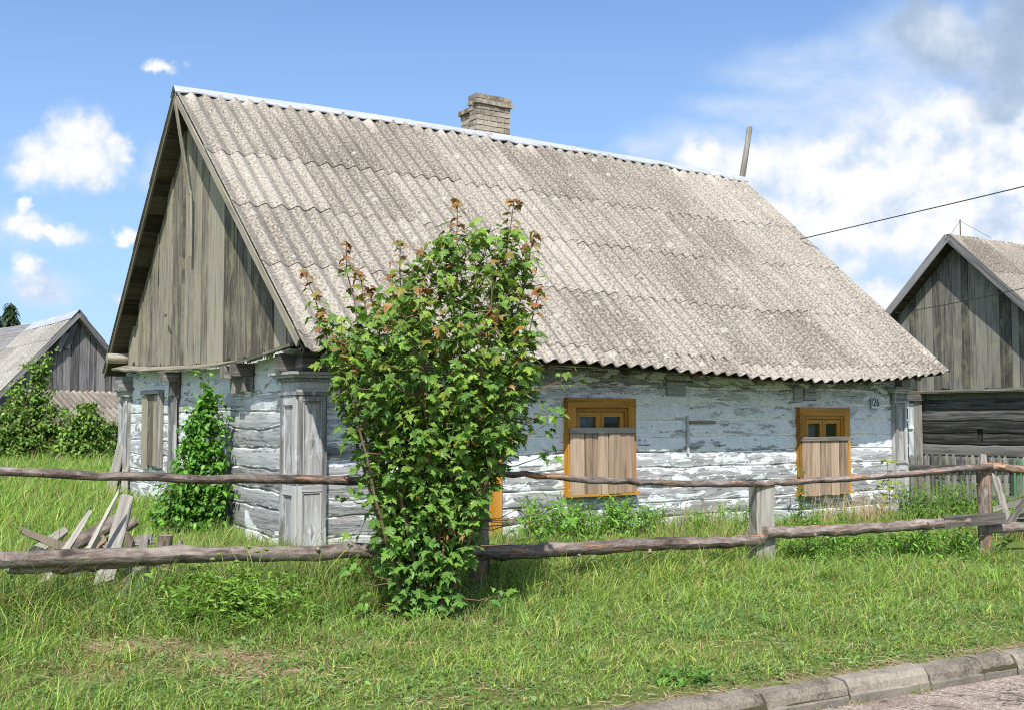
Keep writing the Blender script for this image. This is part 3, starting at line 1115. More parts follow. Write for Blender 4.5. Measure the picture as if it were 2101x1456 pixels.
def peel_gable(a, w):
    p = np.full(a.shape, .45)
    p = np.where(w > 1.62, .30, p)
    p = np.where((a < 3.6) & (w < 1.42), .95, p)
    p = np.where((a < 3.6) & (w > 1.42) & (w < 1.62), .62, p)
    p = np.where((a > 4.4) & (w < 1.6), .50, p)
    p = np.where((a > .45) & (a < 1.6) & (w < .16 + .12 * np.sin(a * 5)), -.3, p)
    return p


WIN = [(3.185, 4.180, .455, 1.565), (6.965, 7.940, .335, 1.482)]
DOOR = (1.22, 2.30, -.02, 1.60)
GWIN = (4.90, 5.90, .66, 1.72)


def build_walls():
    b = MB()
    ops = [(a + .10, c - .10, w0 + .06, w1 - .10) for a, c, w0, w1 in WIN] + [(DOOR[0] + .08, DOOR[1] - .08, DOOR[2] - .1, DOOR[3] - .08)]
    wall_logs(b, 0, 0.0, LW, SEAMS_F, 0.0, -1, ops, peel_front, 0.06)
    b.build('front_wall', M['wall'], H)
    b = MB()
    sg = [-.30, -.05, .16, .40, .58, .80, 1.02, 1.24, 1.40, 1.60, 1.80, 2.03]

    def tilt(a, w):
        return -np.clip(1.4 - w, 0, 1.2) * .05 * np.clip(3 - a, 0, 3) / 3
    wall_logs(b, 1, 0.0, WW, sg, 0.0, -1, [(GWIN[0] + .05, GWIN[1] - .05, GWIN[2] + .04, GWIN[3] - .04)], peel_gable, 0.06, wob=.026, bulge=.009, tilt=tilt)
    b.build('gable_wall', M['wall'], H)
    b = MB()
    wall_logs(b, 0, 0.0, LW, SEAMS_F, WW, 1, (), peel_front, 0.3)
    b.build('back_wall', M['wall'], H)
    b = MB()
    wall_logs(b, 1, 0.0, WW, SEAMS_F, LW, 1, (), peel_front, 0.3)
    b.build('end_wall', M['wall'], H)
    # dark room behind the panes: floor and ceiling boards
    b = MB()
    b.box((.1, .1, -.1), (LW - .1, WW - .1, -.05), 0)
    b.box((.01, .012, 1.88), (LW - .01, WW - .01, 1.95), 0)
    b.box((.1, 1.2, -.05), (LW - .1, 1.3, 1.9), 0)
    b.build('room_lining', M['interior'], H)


build_walls()


def gable_cladding(u_face, outward, name, ragged=True):
    b = MB()
    v = .20
    edges = []
    while v < 6.86:
        w = random.choice([.17, .21, .25, .28, .31, .35])
        if ragged and v < 2.03 < v + w + .08:
            w = 2.03 - v
        edges.append((v, min(v + w, 6.88)))
        v += w + .006
    for (a, c) in edges:
        gap = .003
        if ragged and abs(c - 2.03) < .02:
            gap = .05
        elif random.random() < .35:
            gap = .012
        off = rng.normal(0, .009)
        tint = random.random()
        ou, ov = random.random() * 50, random.random() * 50
        ns = 5 if ragged else 1
        xs = np.linspace(a + gap / 2, c - gap / 2, ns + 1)
        for i in range(ns):
            wb = [np.interp(q, [0, .25, .8, 2.75, 4.2, 6.82], [2.05, 2.045, 2.0, 1.945, 1.975, 2.10]) + (max(0, rng.normal(.0, .045)) if ragged else 0) for q in (xs[i], xs[i + 1])]
            wt = [rake(q) - .10 for q in (xs[i], xs[i + 1])]
            u0 = u_face + outward * (.014 + off)
            u1 = u_face - outward * .014
            f = np.array([[u0, xs[i], wb[0]], [u0, xs[i + 1], wb[1]], [u0, xs[i + 1], wt[1]], [u0, xs[i], wt[0]]])
            r_ = f.copy(); r_[:, 0] = u1
            uvf = np.stack([f[:, 2] + ou, f[:, 1] + ov], 1)
            q = (0, 1, 2, 3)
            b.add(f, [q[::-1] if outward < 0 else q], uvf, (tint, 0, 0))
            b.add(r_, [q if outward < 0 else q[::-1]], uvf, (tint, 0, 0))
            b.add(np.vstack([f[:2], r_[:2]]), [(0, 1, 3, 2)], uvf[[0, 1, 0, 1]], (tint * .6, 0, 0))
            if i == 0:
                b.add(np.array([f[0], f[3], r_[3], r_[0]]), [(0, 1, 2, 3)], uvf[[0, 3, 3, 0]], (tint * .6, 0, 0))
            if i == ns - 1:
                b.add(np.array([f[1], f[2], r_[2], r_[1]]), [(0, 1, 2, 3)], uvf[[1, 2, 2, 1]], (tint * .6, 0, 0))
    return b.build(name, M['gable_wood'], H)


gable_cladding(.0, -1, 'gable_boards')
gable_cladding(LW + .06, 1, 'gable_boards', False)


def build_gable_trim():
    # drip board, bowed where the wall has sunk
    b = MB()
    pts = [(6.98, 2.075), (6.2, 2.02), (5.2, 1.975), (4.05, 1.945), (3.95, 1.938), (2.9, 1.915), (1.9, 1.915), (1.2, 1.935), (.5, 1.975), (-.12, 2.02)]
    for i in range(len(pts) - 1):
        (a, wa), (c, wc) = pts[i], pts[i + 1]
        b.beam((-.13, a, wa + .028), (-.13, c - .004, wc + .028), np.array([-.20, 0, -.055]), np.array([-.008, 0, .028]), n=2, wob=.005, c=(.45 + .1 * (i < 4), .3, 0))
    b.build('drip_board', M['gable_wood'], H)
    # bargeboards
    for top, bot, nn, nm in ((r_top, r_bot, NF, 0), (r_top, r_back, NB_, 1)):
        for u in (-.245, 9.475):
            b = MB()
            wd = .085 if nm == 0 else .05
            p0 = top(u) - nn * (.035 + wd / 2) + (bot(u) - top(u)) * .006
            p1 = top(u) + (bot(u) - top(u)) * (.962 if nm == 0 else .995) - nn * (.035 + wd / 2)
            b.beam(p0, p1, nn * wd, np.array([.024, 0, 0]), n=10, wob=.004, taper=1.0)
            b.build('bargeboard', M['gable_wood'] if nm == 0 else M['dark_wood'], H)
    # stick nailed slanting from the ridge end, its lower length upright on the boards
    b = MB()
    b.beam((-.27, 3.70, 5.40), (-.10, 3.55, 4.16), (0, .075, .01), (.022, 0, 0), n=4, wob=.004)
    b.beam((-.095, 3.545, 4.20), (-.09, 3.53, 3.36), (0, .085, 0), (.02, 0, 0), n=3, wob=.003)
    b.build('gable_stick', M['gable_wood'], H)
    b = MB()
    b.beam((-.09, 4.55, 2.98 - .3), (-.115, 4.55, 2.70 - .02), (0, .04, 0), (.012, 0, 0))
    b.beam((-.09, 4.60, 2.70), (-.13, 4.42, 2.70), (0, 0.012, .02), (0.02, 0, 0.0))
    b.build('gable_hook', M['iron'], H)
    # purlin end under the far eave
    b = MB()
    b.tube([(-.31, 6.93, 2.235), (-.1, 6.93, 2.24), (.3, 6.93, 2.25)], [.075, .08, .08], 12, .03)
    b.build('purlin_end', M['gable_wood'], H)
    # corbels under the drip board
    for v0, wt in ((4.10, 1.93), (1.66, 1.905), (1.33, 1.92)):
        b = MB()
        b.box((-.24, v0, wt - .135), (-.02, v0 + .15, wt), 0, wob=.004)
        b.box((-.13, v0 + .01, wt - .30), (-.02, v0 + .13, wt - .137), 2, wob=.004)
        b.build('corbel', M['grey_wood'], H)
    # upright cover board in the middle of the gable wall
    b = MB()
    b.box((-.085, 4.12, .35), (-.045, 4.40, 1.63), 2, n=4, wob=.006)
    b.build('cover_board', M['pilaster'], H)


build_gable_trim()


def panelled(b, axis, face, sgn, a0, a1, w0, w1, stile=.05, proud=.022, c=None):
    """moulded frame round a sunk panel on one face; axis 0: face is v=const, 1: face is u=const"""
    def bx(x0, x1, y0, y1, d, g):
        lo = [0, 0, y0]; hi = [0, 0, y1]
        lo[axis], hi[axis] = x0, x1
        f0, f1 = sorted((face, face + sgn * d))
        lo[1 - axis], hi[1 - axis] = f0 - (0.0 if sgn < 0 else .0), f1
        b.box(lo, hi, g)
    bx(a0, a0 + stile, w0, w1, proud, 2)
    bx(a1 - stile, a1, w0, w1, proud, 2)
    bx(a0 + stile + .001, a1 - stile - .001, w1 - stile * 1.3, w1 - .002, proud - .003, axis)
    bx(a0 + stile + .001, a1 - stile - .001, w0 + .002, w0 + stile, proud - .003, axis)
    m = .018
    bx(a0 + stile + .001, a0 + stile + m, w0 + stile + .001, w1 - stile * 1.3 - .001, proud * .5, 2)
    bx(a1 - stile - m, a1 - stile - .001, w0 + stile + .001, w1 - stile * 1.3 - .001, proud * .5, 2)
    bx(a0 + stile + m + .001, a1 - stile - m - .001, w1 - stile * 1.3 - m, w1 - stile * 1.3 - .001, proud * .5, axis)


def diamond(b, axis, face, sgn, ac, wc, ha, hw_, d=.014):
    pts = [(ac - ha, wc), (ac, wc - hw_), (ac + ha, wc), (ac, wc + hw_)]
    v = np.zeros((5, 3))
    for i, (x, y) in enumerate(pts):
        v[i, axis] = x; v[i, 1 - axis] = face; v[i, 2] = y
    v[4, axis] = ac; v[4, 1 - axis] = face + sgn * d; v[4, 2] = wc
    fs = [(i, (i + 1) % 4, 4) for i in range(4)]
    b.add(v, fs, v[:, [2, axis]] + 9, (.4, 0, 0))


def corner_pilaster(front, side, wtop, name='corner_pilaster', wbot=-.32):
    """front: (u0,u1, v_face); side: (v0,v1,u_face,sgn) or None"""
    b = MB()
    u0, u1, vf = front
    v0, v1, uf, sg = side
    lo_u, hi_u = min(u0, uf), max(u1, uf)
    wc = wtop - .21
    b.box((lo_u, vf, wbot), (hi_u, v1, wc), 2, n=6, wob=.002)
    panelled(b, 0, vf - .002, -1, lo_u, hi_u, .70, wc, .045)
    panelled(b, 0, vf - .002, -1, lo_u, hi_u, -.10, .665, .045)
    diamond(b, 0, vf - .001, -1, (lo_u + hi_u) / 2, 1.11, .035, .10)
    diamond(b, 0, vf - .001, -1, (lo_u + hi_u) / 2, .20, .035, .10)
    panelled(b, 1, uf + sg * .002, sg, vf, v1, .70, wc, .075)
    panelled(b, 1, uf + sg * .002, sg, vf, v1, -.10, .665, .075)
    p = b.build(name, M['pilaster'], H)
    b = MB()
    for (e, a, c) in ((.035, wc + .001, wc + .035), (.016, wc + .036, wtop - .075), (.045, wtop - .074, wtop - .04), (.085, wtop - .039, wtop - .012), (.115, wtop - .011, wtop + .018)):
        b.box((lo_u - e, vf - e, a), (hi_u + e, v1 + e, c), 0, wob=.002)
    b.build('capital', M['pilaster'], p)
    return p


corner_pilaster((-.065, .235, -.07), (-.07, .34, -.065, -1), 1.765)
corner_pilaster((8.90, 9.135, -.07), (-.07, .22, 9.14, 1), 1.765)


def far_pilaster():
    b = MB()
    b.box((-.07, 6.66, -.2), (.0, 7.06, 1.66), 2, n=5, wob=.004)
    b.box((-.095, 6.64, -.2), (-.072, 6.76, 1.60), 2)
    b.box((-.095, 6.97, -.2), (-.072, 7.07, 1.60), 2)
    p = b.build('corner_pilaster', M['pilaster'], H)
    b = MB()
    b.box((-.12, 6.60, 1.661), (.0, 7.10, 1.74), 1)
    b.box((-.18, 6.56, 1.741), (.0, 7.14, 1.80), 1)
    b.box((-.16, 6.62, 1.801), (.0, 7.02, 1.96), 1)
    b.build('capital', M['pilaster'], p)


far_pilaster()


def build_eave():
    # plate blocks over the near capital, beam ends in the front wall, rafter feet
    for lo, hi in (((-.20, .06, 1.79), (-.03, .22, 1.96)), ((-.05, -.14, 1.79), (.12, .05, 1.98)), ((.16, -.12, 1.79), (.36, .05, 1.96)), ((9.0, -.12, 1.785), (9.2, .05, 1.93)),
                   ((4.72, -.032, 1.60), (5.02, .02, 1.86)), ((6.92, -.034, 1.55), (7.08, .02, 1.75)), ((7.12, -.030, 1.57), (7.34, .02, 1.72))):
        b = MB()
        low = lo[2] < 1.7
        b.box(lo, hi, 1, wob=.006, n=2, c=(.4, .75, 0) if low else None)
        b.build('beam_end', M['wall'] if low else M['grey_wood'], H)
    for k in range(9):
        u = .55 + k * 1.06
        b = MB()
        e = r_bot(u)
        d = (r_top(u) - e); d /= np.linalg.norm(d)
        b.beam(e - NF * .125 + d * .10, e - NF * .125 + d * 1.4, (.10, 0, 0), NF * .10, n=2, wob=.004)
        b.build('rafter_end', M['dark_wood'], H)


build_eave()


def window(u0, u1, w0, w1, sh_top, sh_u, planks, batten_h):
    tw = .112
    b = MB()
    vo = -.085
    # outer casing, mitred look: header over the jambs, with an inner bead
    b.box((u0, vo, w0 + .02), (u0 + tw, .02, w1 - tw), 2, wob=.001)
    b.box((u1 - tw, vo, w0 + .02), (u1, .02, w1 - tw), 2, wob=.001)
    b.box((u0, vo - .002, w1 - tw + .001), (u1, .02, w1), 0, wob=.001)
    b.box((u0 + tw + .001, vo + .03, w0 + .05), (u0 + tw + .03, .03, w1 - tw - .001), 2)
    b.box((u1 - tw - .03, vo + .03, w0 + .05), (u1 - tw - .001, .03, w1 - tw - .001), 2)
    b.box((u0 + tw + .031, vo + .03, w1 - tw - .045), (u1 - tw - .031, .03, w1 - tw - .001), 0)
    b.box((u0 - .015, vo - .035, w0 - .02), (u1 + .03, .02, w0 + .018), 0)
    wd = b.build('window', M['yellow_paint'], H)
    # two casements, each its sash and pane
    a0, a1 = u0 + tw + .035, u1 - tw - .035
    mid = (a0 + a1) / 2
    y0, y1 = w0 + .06, w1 - tw - .05
    s = .055
    for (x0, x1) in ((a0, mid - .004), (mid + .004, a1)):
        b = MB()
        b.box((x0, -.035, y0), (x0 + s, .01, y1), 2)
        b.box((x1 - s, -.035, y0), (x1, .01, y1), 2)
        b.box((x0 + s + .001, -.034, y1 - s), (x1 - s - .001, .01, y1), 0)
        b.box((x0 + s + .001, -.034, y0), (x1 - s - .001, .01, y0 + s), 0)
        b.box((x0 + s + .001, -.03, y0 + (y1 - y0) * .42), (x1 - s - .001, .006, y0 + (y1 - y0) * .42 + .03), 0)
        sa = b.build('sash', M['yellow_paint'], H)
        sa.parent = wd
    b = MB()
    b.box((a0 + .02, -.014, y0 + .02), (mid - .02, -.010, y1 - .02), 2)
    b.box((mid + .02, -.014, y0 + .02), (a1 - .02, -.010, y1 - .02), 2)
    b.build('pane', M['glass'], wd)
    b = MB()
    for (x0, x1, dp) in ((a0 - .03, mid - .02, .07),):
        us = np.linspace(x0, x1, 30)
        ws = np.linspace(y0, y1 + .05, 3)
        v = np.zeros((3, 30, 3))
        v[..., 0] = us[None]; v[..., 2] = ws[:, None]
        v[..., 1] = dp + .012 * np.sin(us * 60)[None] + .008 * np.sin(us * 23)[None]
        b.grid(v, None, (.5, 0, 0), True)
    b.build('curtain', M['curtain'], wd)
    # board shutter leaning over the lower part
    b = MB()
    su0, su1 = sh_u
    ed = np.linspace(su0, su1, planks + 1) + np.concatenate([[0], rng.normal(0, .012, planks - 1), [0]])
    for i in range(planks):
        wb = w0 + .0 + rng.normal(0, .007) - (0.025 if w0 < .4 else 0)
        b.box((ed[i] + .006, -.125 + rng.normal(0, .003), wb), (ed[i + 1] - .006, -.103, sh_top - batten_h - .001), 2, n=3, wob=.0015)
    sh = b.build('shutter', M['shutter_wood'], wd)
    b = MB()
    b.box((su0 - .01, -.145, sh_top - batten_h), (su1 + .008, -.098, sh_top), 0, n=4, wob=.003)
    b.build('batten', M['grey_wood'], sh)


window(*WIN[0], 1.222, (3.195, 4.125), 5, .062)
window(*WIN[1], 1.088, (6.965, 7.850), 5, .055)


def build_door():
    u0, u1, w0, w1 = DOOR
    b = MB()
    b.box((u0, -.085, w0 - .15), (u0 + .11, .02, w1 - .11), 2)
    b.box((u1 - .11, -.085, w0 - .15), (u1, .02, w1 - .11), 2)
    b.box((u0, -.087, w1 - .109), (u1, .02, w1), 0)
    d = b.build('door', M['yellow_paint'], H)
    b = MB()
    ed = np.linspace(u0 + .112, u1 - .112, 6)
    for i in range(5):
        b.box((ed[i] + .002, -.045, w0 - .15), (ed[i + 1] - .002, -.015, w1 - .115), 2)
    b.build('door_leaf', M['yellow_paint'], d)


build_door()


def gable_window():
    v0, v1, w0, w1 = GWIN
    b = MB()
    b.box((-.075, v0, w0), (.0, v0 + .10, w1), 2, n=3, wob=.004)
    b.box((-.07, v0 + .10, w1 - .05), (.0, v1, w1 + .01), 1, n=3, wob=.004)
    f = b.build('boarded_window', M['pale_wood'], H)
    b = MB()
    ed = np.linspace(v0 + .11, v1, 4)
    for i in range(3):
        b.box((-.035 - .006 * i, ed[i] + .004, w0 + rng.normal(0, .02)), (-.012, ed[i + 1] - .004, w1 - .06), 2, n=4, wob=.004)
    b.build('board', M['gable_wood'], f)


gable_window()


def text_mesh(txt, size, name, mat, parent, M4, depth=.004):
    cu = bpy.data.curves.new(name, 'FONT')
    cu.body = txt
    cu.size = size
    cu.extrude = depth
    tmp = bpy.data.objects.new(name, cu)
    COL.objects.link(tmp)
    dg = bpy.context.evaluated_depsgraph_get()
    me = bpy.data.meshes.new_from_object(tmp.evaluated_get(dg))
    bpy.data.objects.remove(tmp)
    me.transform(M4)
    me.materials.clear()
    me.materials.append(mat)
    o = bpy.data.objects.new(name, me)
    COL.objects.link(o)
    o.parent = parent
    return o


def build_number():
    b = MB()
    b.box((8.44, -.050, 1.475), (8.60, -.038, 1.625), 0)
    p = b.build('number_plate', M['plate'], H)
    m4 = Matrix.Translation((8.468, -.052, 1.508)) @ Matrix.Rotation(math.pi / 2, 4, 'X') @ Matrix.Diagonal((0.82, 1, 1, 1))
    text_mesh('26', .155, 'numeral', M['ink'], p, m4)
    b = MB()
    b.box((8.452, -.054, 1.515), (8.459, -.0505, 1.615), 2)
    b.box((8.459, -.0545, 1.608), (8.476, -.0505, 1.616), 0)
    b.build('painted_bracket', M['ink'], p)
    # loose strips on the wall between the windows
    b = MB()
    b.box((5.03, -.040, .90), (5.055, -.01, 1.36), 2, n=3, wob=.004)
    b.build('wall_batten', M['wall'], H)
    b = MB()
    b.box((5.07, -.042, 1.265), (5.50, -.01, 1.30), 0, n=3, wob=.004)
    b.build('wall_batten', M['grey_wood'], H)


build_number()

# pole standing against the far gable
b = MB()
pp = np.array([[9.60, 3.85, 1.4], [9.585, 3.80, 2.9], [9.60, 3.72, 4.6], [9.60, 3.66, 5.3], [9.66, 3.62, 5.75], [9.745, 3.60, 6.2], [9.80, 3.60, 6.47]])
b.tube(pp @ np.array([[UD[0], UD[1], 0], [VD[0], VD[1], 0], [0, 0, 1]]) + BASE, np.linspace(.062, .048, 7), 8, .08)
o = b.build('pole', M['pale_wood'])
tag(o, 'thin grey wooden pole sticking up behind the far end of the cottage ridge', 'pole')


# ------------------------------------------------------------------ the neighbour's house
def neighbour():
    base = hw(14.9, 0, -.02)
    N = thing('log_house', 'dark unpainted log house with board gable right of the cottage', 'house', base, HROT)
    vc, aw, hv = 3.05, 4.93, 3.30

    def top(u):
        return np.array([u, vc, aw])

    def bf(u):
        return np.array([u, vc - hv, 1.80])

    def bb(u):
        return np.array([u, vc + hv, 1.80])
    nf = np.array([0, -(aw - 1.8), hv]); nf /= np.linalg.norm(nf)
    nb = nf * [1, -1, 1]
    b = MB()
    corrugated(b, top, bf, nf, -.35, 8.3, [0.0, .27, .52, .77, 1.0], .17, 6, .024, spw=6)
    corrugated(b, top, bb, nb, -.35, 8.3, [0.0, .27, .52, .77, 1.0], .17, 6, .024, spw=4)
    rf = b.build('roof', M['roof_dark'], N)
    b = MB()
    for bt, nn in ((bf, nf), (bb, nb)):
        d = bt(0) - top(0); L = np.linalg.norm(d); d /= L
        b.beam((top(-.30) + bt(-.30)) / 2 - nn * .06, (top(8.2) + bt(8.2)) / 2 - nn * .06, d * L * .96, nn * .03)
    b.build('roof_boarding', M['dark_wood'], N)
    for bt, nn in ((bf, nf), (bb, nb)):
        b = MB()
        d = bt(0) - top(0); L = np.linalg.norm(d); d /= L
        b.beam(top(-.36) - nn * .05 + d * .03 + nn * .02, bt(-.36) - nn * .03, nn * .15, (.03, 0, 0), n=6, wob=.004)
        b.build('bargeboard', M['barn_boards'], N)
    # gable boards with gaps
    b = MB()
    v = vc - 3.05
    while v < vc + 3.05:
        w = random.choice([.15, .18, .21, .24, .27])
        c = min(v + w, vc + 3.06)
        t0, t1 = [aw - abs(q - vc) * (aw - 1.8) / hv - .12 for q in (v, c)]
        off = rng.normal(0, .006)
        if min(t0, t1) > 1.98:
            f = np.array([[-.05 + off, v + .004, 1.93 + rng.normal(0, .02)], [-.05 + off, c - .004, 1.93 + rng.normal(0, .02)], [-.05 + off, c - .004, t1], [-.05 + off, v + .004, t0]])
            r_ = f + [.03, 0, 0]
            ou, tint = random.random() * 50, random.random()
            uv = np.stack([f[:, 2] + ou, f[:, 1] + ou], 1)
            b.add(f, [(3, 2, 1, 0)], uv, (tint, 0, 0))
            b.add(r_, [(0, 1, 2, 3)], uv, (tint, 0, 0))
            b.add(np.array([f[0], f[3], r_[3], r_[0]]), [(0, 1, 2, 3)], uv, (tint * .5, 0, 0))
            b.add(np.array([f[1], f[2], r_[2], r_[1]]), [(0, 1, 2, 3)], uv, (tint * .5, 0, 0))
        v += w
    b.build('gable_boards', M['far_boards'], N)
    b = MB()
    b.beam((-.10, vc + 3.1, 1.90), (-.10, vc - 3.2, 1.90), (-.16, 0, -.05), (-.006, 0, .03), n=8, wob=.006)
    b.build('drip_board', M['grey_wood'], N)
    seams = [-.3, -.05, .17, .40, .62, .86, 1.08, 1.32, 1.52, 1.74, 1.97]
    for nm, al, a0, a1, fc, sg in (('gable_wall', 1, .0, 6.1, 0.0, -1), ('front_wall', 0, 0, 8.0, .0, -1), ('back_wall', 0, 0, 8, 6.1, 1), ('end_wall', 1, .0, 6.1, 8.0, 1)):
        b = MB()
        wall_logs(b, al, a0, a1, seams, fc, sg, [(2.60, 2.78, .92, 1.16)] if nm == 'gable_wall' else (), None, .12, .018, .012)
        b.build(nm, M['old_log_wood'], N)
    b = MB()
    b.box((.05, 2.4, .7), (.35, 3.0, 1.35), 1)
    b.build('wall_hole_backing', M['interior'], N)
    b = MB()
    b.box((-.13, 3.945, -.3), (-.06, 4.085, 1.72), 2, n=3, wob=.004)
    b.box((-.18, 3.89, 1.721), (-.04, 4.20, 1.90), 1)
    b.build('corner_post', M['grey_wood'], N)
    # white glazed door beside the post
    b = MB()
    v0, v1, w0, w1 = 4.10, 4.95, .0, 1.68
    b.box((-.12, v0, w0), (-.06, v0 + .13, w1), 2)
    b.box((-.12, v1 - .10, w0), (-.06, v1, w1), 2)
    b.box((-.121, v0 + .131, w1 - .10), (-.06, v1 - .101, w1), 1)
    b.box((-.10, v0 + .131, .0), (-.06, v1 - .101, .55), 1)
    for w in (.8, 1.08, 1.32):
        b.box((-.10, v0 + .131, w), (-.07, v1 - .101, w + .035), 1)
    d = b.build('white_door', M['white_paint'], N)
    b = MB()
    b.box((-.075, v0 + .12, .5), (-.07, v1 - .09, 1.56), 2)
    b.build('pane', M['glass'], d)
    for w in (1.16, .60):
        b = MB()
        b.box((-.150, v0 + .01, w), (-.121, v0 + .10, w + .05), 1)
        b.build('hinge', M['white_paint'], d)
    # little mast with stay wires on the ridge
    b = MB()
    b.tube([(.05, vc, aw), (.05, vc, aw + .34)], .012, 6)
    b.tube([(.05, vc, aw + .31), (-.1, vc + .35, aw - .22)], .004, 4)
    b.tube([(.05, vc, aw + .31), (.9, vc - .1, aw + .03)], .004, 4)
    b.build('antenna_mast', M['iron'], N)
    return N


neighbour()


# ------------------------------------------------------------------ barn and far shed on the left
def barn(name, label, apex, ud, apex_w, hv, eave_w, length, leanto, wp=.18):
    ud = np.array(ud) / np.linalg.norm(ud)
    gz = float(ground_z(apex[0], apex[1]))
    Bn = thing(name, label, 'barn', (apex[0], apex[1], gz - .05), math.atan2(ud[1], ud[0]))

    def sag(u):
        t = (u + .3) / (length + .6)
        return -.22 * math.sin(math.pi * min(max(t, 0), 1))

    def top(u):
        return np.array([u, 0, apex_w + sag(u)])

    def bl(u):
        return np.array([u, hv, eave_w + sag(u) * .4])

    def br(u):
        return np.array([u, -hv, eave_w + sag(u) * .4])
    nl = np.array([0, apex_w - eave_w, hv]); nl /= np.linalg.norm(nl)
    nr = nl * [1, -1, 1]
    b = MB()
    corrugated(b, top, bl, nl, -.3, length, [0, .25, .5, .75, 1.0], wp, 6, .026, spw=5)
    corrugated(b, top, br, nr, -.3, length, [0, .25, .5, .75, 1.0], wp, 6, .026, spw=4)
    rf = b.build('roof', M['roof_far'], Bn)
    b = MB()
    us = np.linspace(-.32, length, 12)
    v = np.zeros((12, 3, 3))
    for j, u in enumerate(us):
        r = top(u)
        v[j, 0] = r + (bl(u) - r) * .07 + nl * .045
        v[j, 1] = r + [0, 0, .07]
        v[j, 2] = r + (br(u) - r) * .07 + nr * .045
    b.grid(v, np.stack([np.broadcast_to(us[:, None], (12, 3)), np.broadcast_to(np.array([0, .2, .4])[None], (12, 3))], 2), (.5, 0, 0), False)
    b.build('ridge_cap', M['metal'], rf)
    b = MB()
    for bt, nn in ((bl, nl), (br, nr)):
        d = bt(0) - top(0); L = np.linalg.norm(d); d /= L
        b.beam(top(-.28) - nn * .05 + d * .05, bt(-.28) - nn * .05, nn * .13, (.03, 0, 0), n=5, wob=.006)
        b.beam((top(-.2) + bt(-.2)) / 2 - nn * .07, (top(length) + bt(length)) / 2 - nn * .07 - [0, 0, .05], d * L * .95, nn * .03)
    b.build('bargeboard', M['barn_boards'], Bn)
    b = MB()
    vv = -hv + .3
    while vv < hv - .3:
        w = random.choice([.2, .24, .28, .32])
        c = min(vv + w, hv - .28)
        t0, t1 = [apex_w - abs(q) * (apex_w - eave_w) / hv - .12 for q in (vv, c)]
        tint = random.random(); ou = random.random() * 50
        off = rng.normal(0, .008)
        f = np.array([[off, vv + .008, -.1], [off, c - .008, -.1], [off, c - .008, t1], [off, vv + .008, t0]])
        uv = np.stack([f[:, 2] + ou, f[:, 1] + ou], 1)
        b.add(f, [(3, 2, 1, 0)], uv, (tint, 0, 0))
        r_ = f + [.03, 0, 0]
        b.add(r_, [(0, 1, 2, 3)], uv, (tint, 0, 0))
        b.add(np.array([f[1], f[2], r_[2], r_[1]]), [(0, 1, 2, 3)], uv, (tint * .4, 0, 0))
        b.add(np.array([f[0], f[3], r_[3], r_[0]]), [(0, 1, 2, 3)], uv, (tint * .4, 0, 0))
        vv += w
    b.build('gable_boards', M['barn_boards'], Bn)
    b = MB()
    seams = np.linspace(-.2, max(eave_w - .05, .6), 6)
    for fc, sg in ((hv - .35, 1), (-hv + .35, -1)):
        wall_logs(b, 0, 0, length - .3, seams, fc, sg, (), None, .5, .02, .05)
    wall_logs(b, 1, -hv + .35, hv - .35, np.linspace(-.2, apex_w * .55, 9), length - .3, 1, (), None, .5, .02, .05)
    b.build('side_wall', M['old_log_wood'], Bn)
    if leanto:
        v0, v1, wt, wb, dep = leanto

        def lt(q):
            return np.array([-.04, q, wt])

        def lb(q):
            return np.array([-dep, q, wb])
        nn = np.array([-(wt - wb), 0, dep]); nn /= np.linalg.norm(nn)
        b = MB()
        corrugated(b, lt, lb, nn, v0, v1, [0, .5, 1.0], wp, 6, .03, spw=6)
        lo = b.build('lean_to_roof', M['roof_dark'], Bn)
        b = MB()
        for q in np.linspace(v0 + .2, v1 - .2, 4):
            b.box((-dep + .15, q - .06, -.1), (-dep + .27, q + .06, wb - .03), 2)
        b.box((-dep + .12, v0, wb - .02), (-dep + .24, v1, wb + .05), 1)
        b.build('lean_to_post', M['dark_wood'], lo)
    # crossed board ends at the peak
    b = MB()
    b.beam((-.14, .55, apex_w - 1.15), (-.16, .30, apex_w - .62), (0, .16, .05), (.03, 0, 0))
    b.beam((-.10, .28, apex_w - 1.05), (-.12, .02, apex_w - .30), (0, .18, .05), (.03, 0, 0))
    b.build('peak_board', M['barn_boards'], Bn)
    return Bn


barn('barn', 'old barn with grey board gable and sagging sheet roof behind the left bush', (-12.68, 32.0), (-.719, .695), 4.22, 3.1, .85, 9.5, (-3.6, 1.5, 1.95, .95, 2.1))
barn('far_shed', 'far shed of which a bit of bright ridge shows between barn and cottage eave', (-15.4, 47.0), (-.93, .37), 4.05, 2.8, 1.6, 6.0, None)
# ------------------------------------------------------------------ pole fence along the verge
F0, F1, F2 = np.array([-.274, 9.593]), np.array([2.52, 11.10]), np.array([5.03, 11.85])


def fence_y(px):
    a, _ = pxdir(px, 1000)
    if px < 985:
        p, q = F0 - KT * 5, F0
    elif px < 1563:
        p, q = F0, F1
    else:
        p, q = F1, F2
    d = q - p
    t = (a * p[1] - p[0]) / (d[0] - a * d[1])
    return (p + d * t)[1]


def fence_pts(pix, dy=0.0, n=14, wob=.008):
    pix = np.array(pix, float)
    xs = np.linspace(pix[0, 0], pix[-1, 0], n)
    ys = np.interp(xs, pix[:, 0], pix[:, 1])
    P = np.array([at(x, y, fence_y(x) + dy) for x, y in zip(xs, ys)])
    return P + rng.normal(0, wob, P.shape) * [0.3, .5, 1]


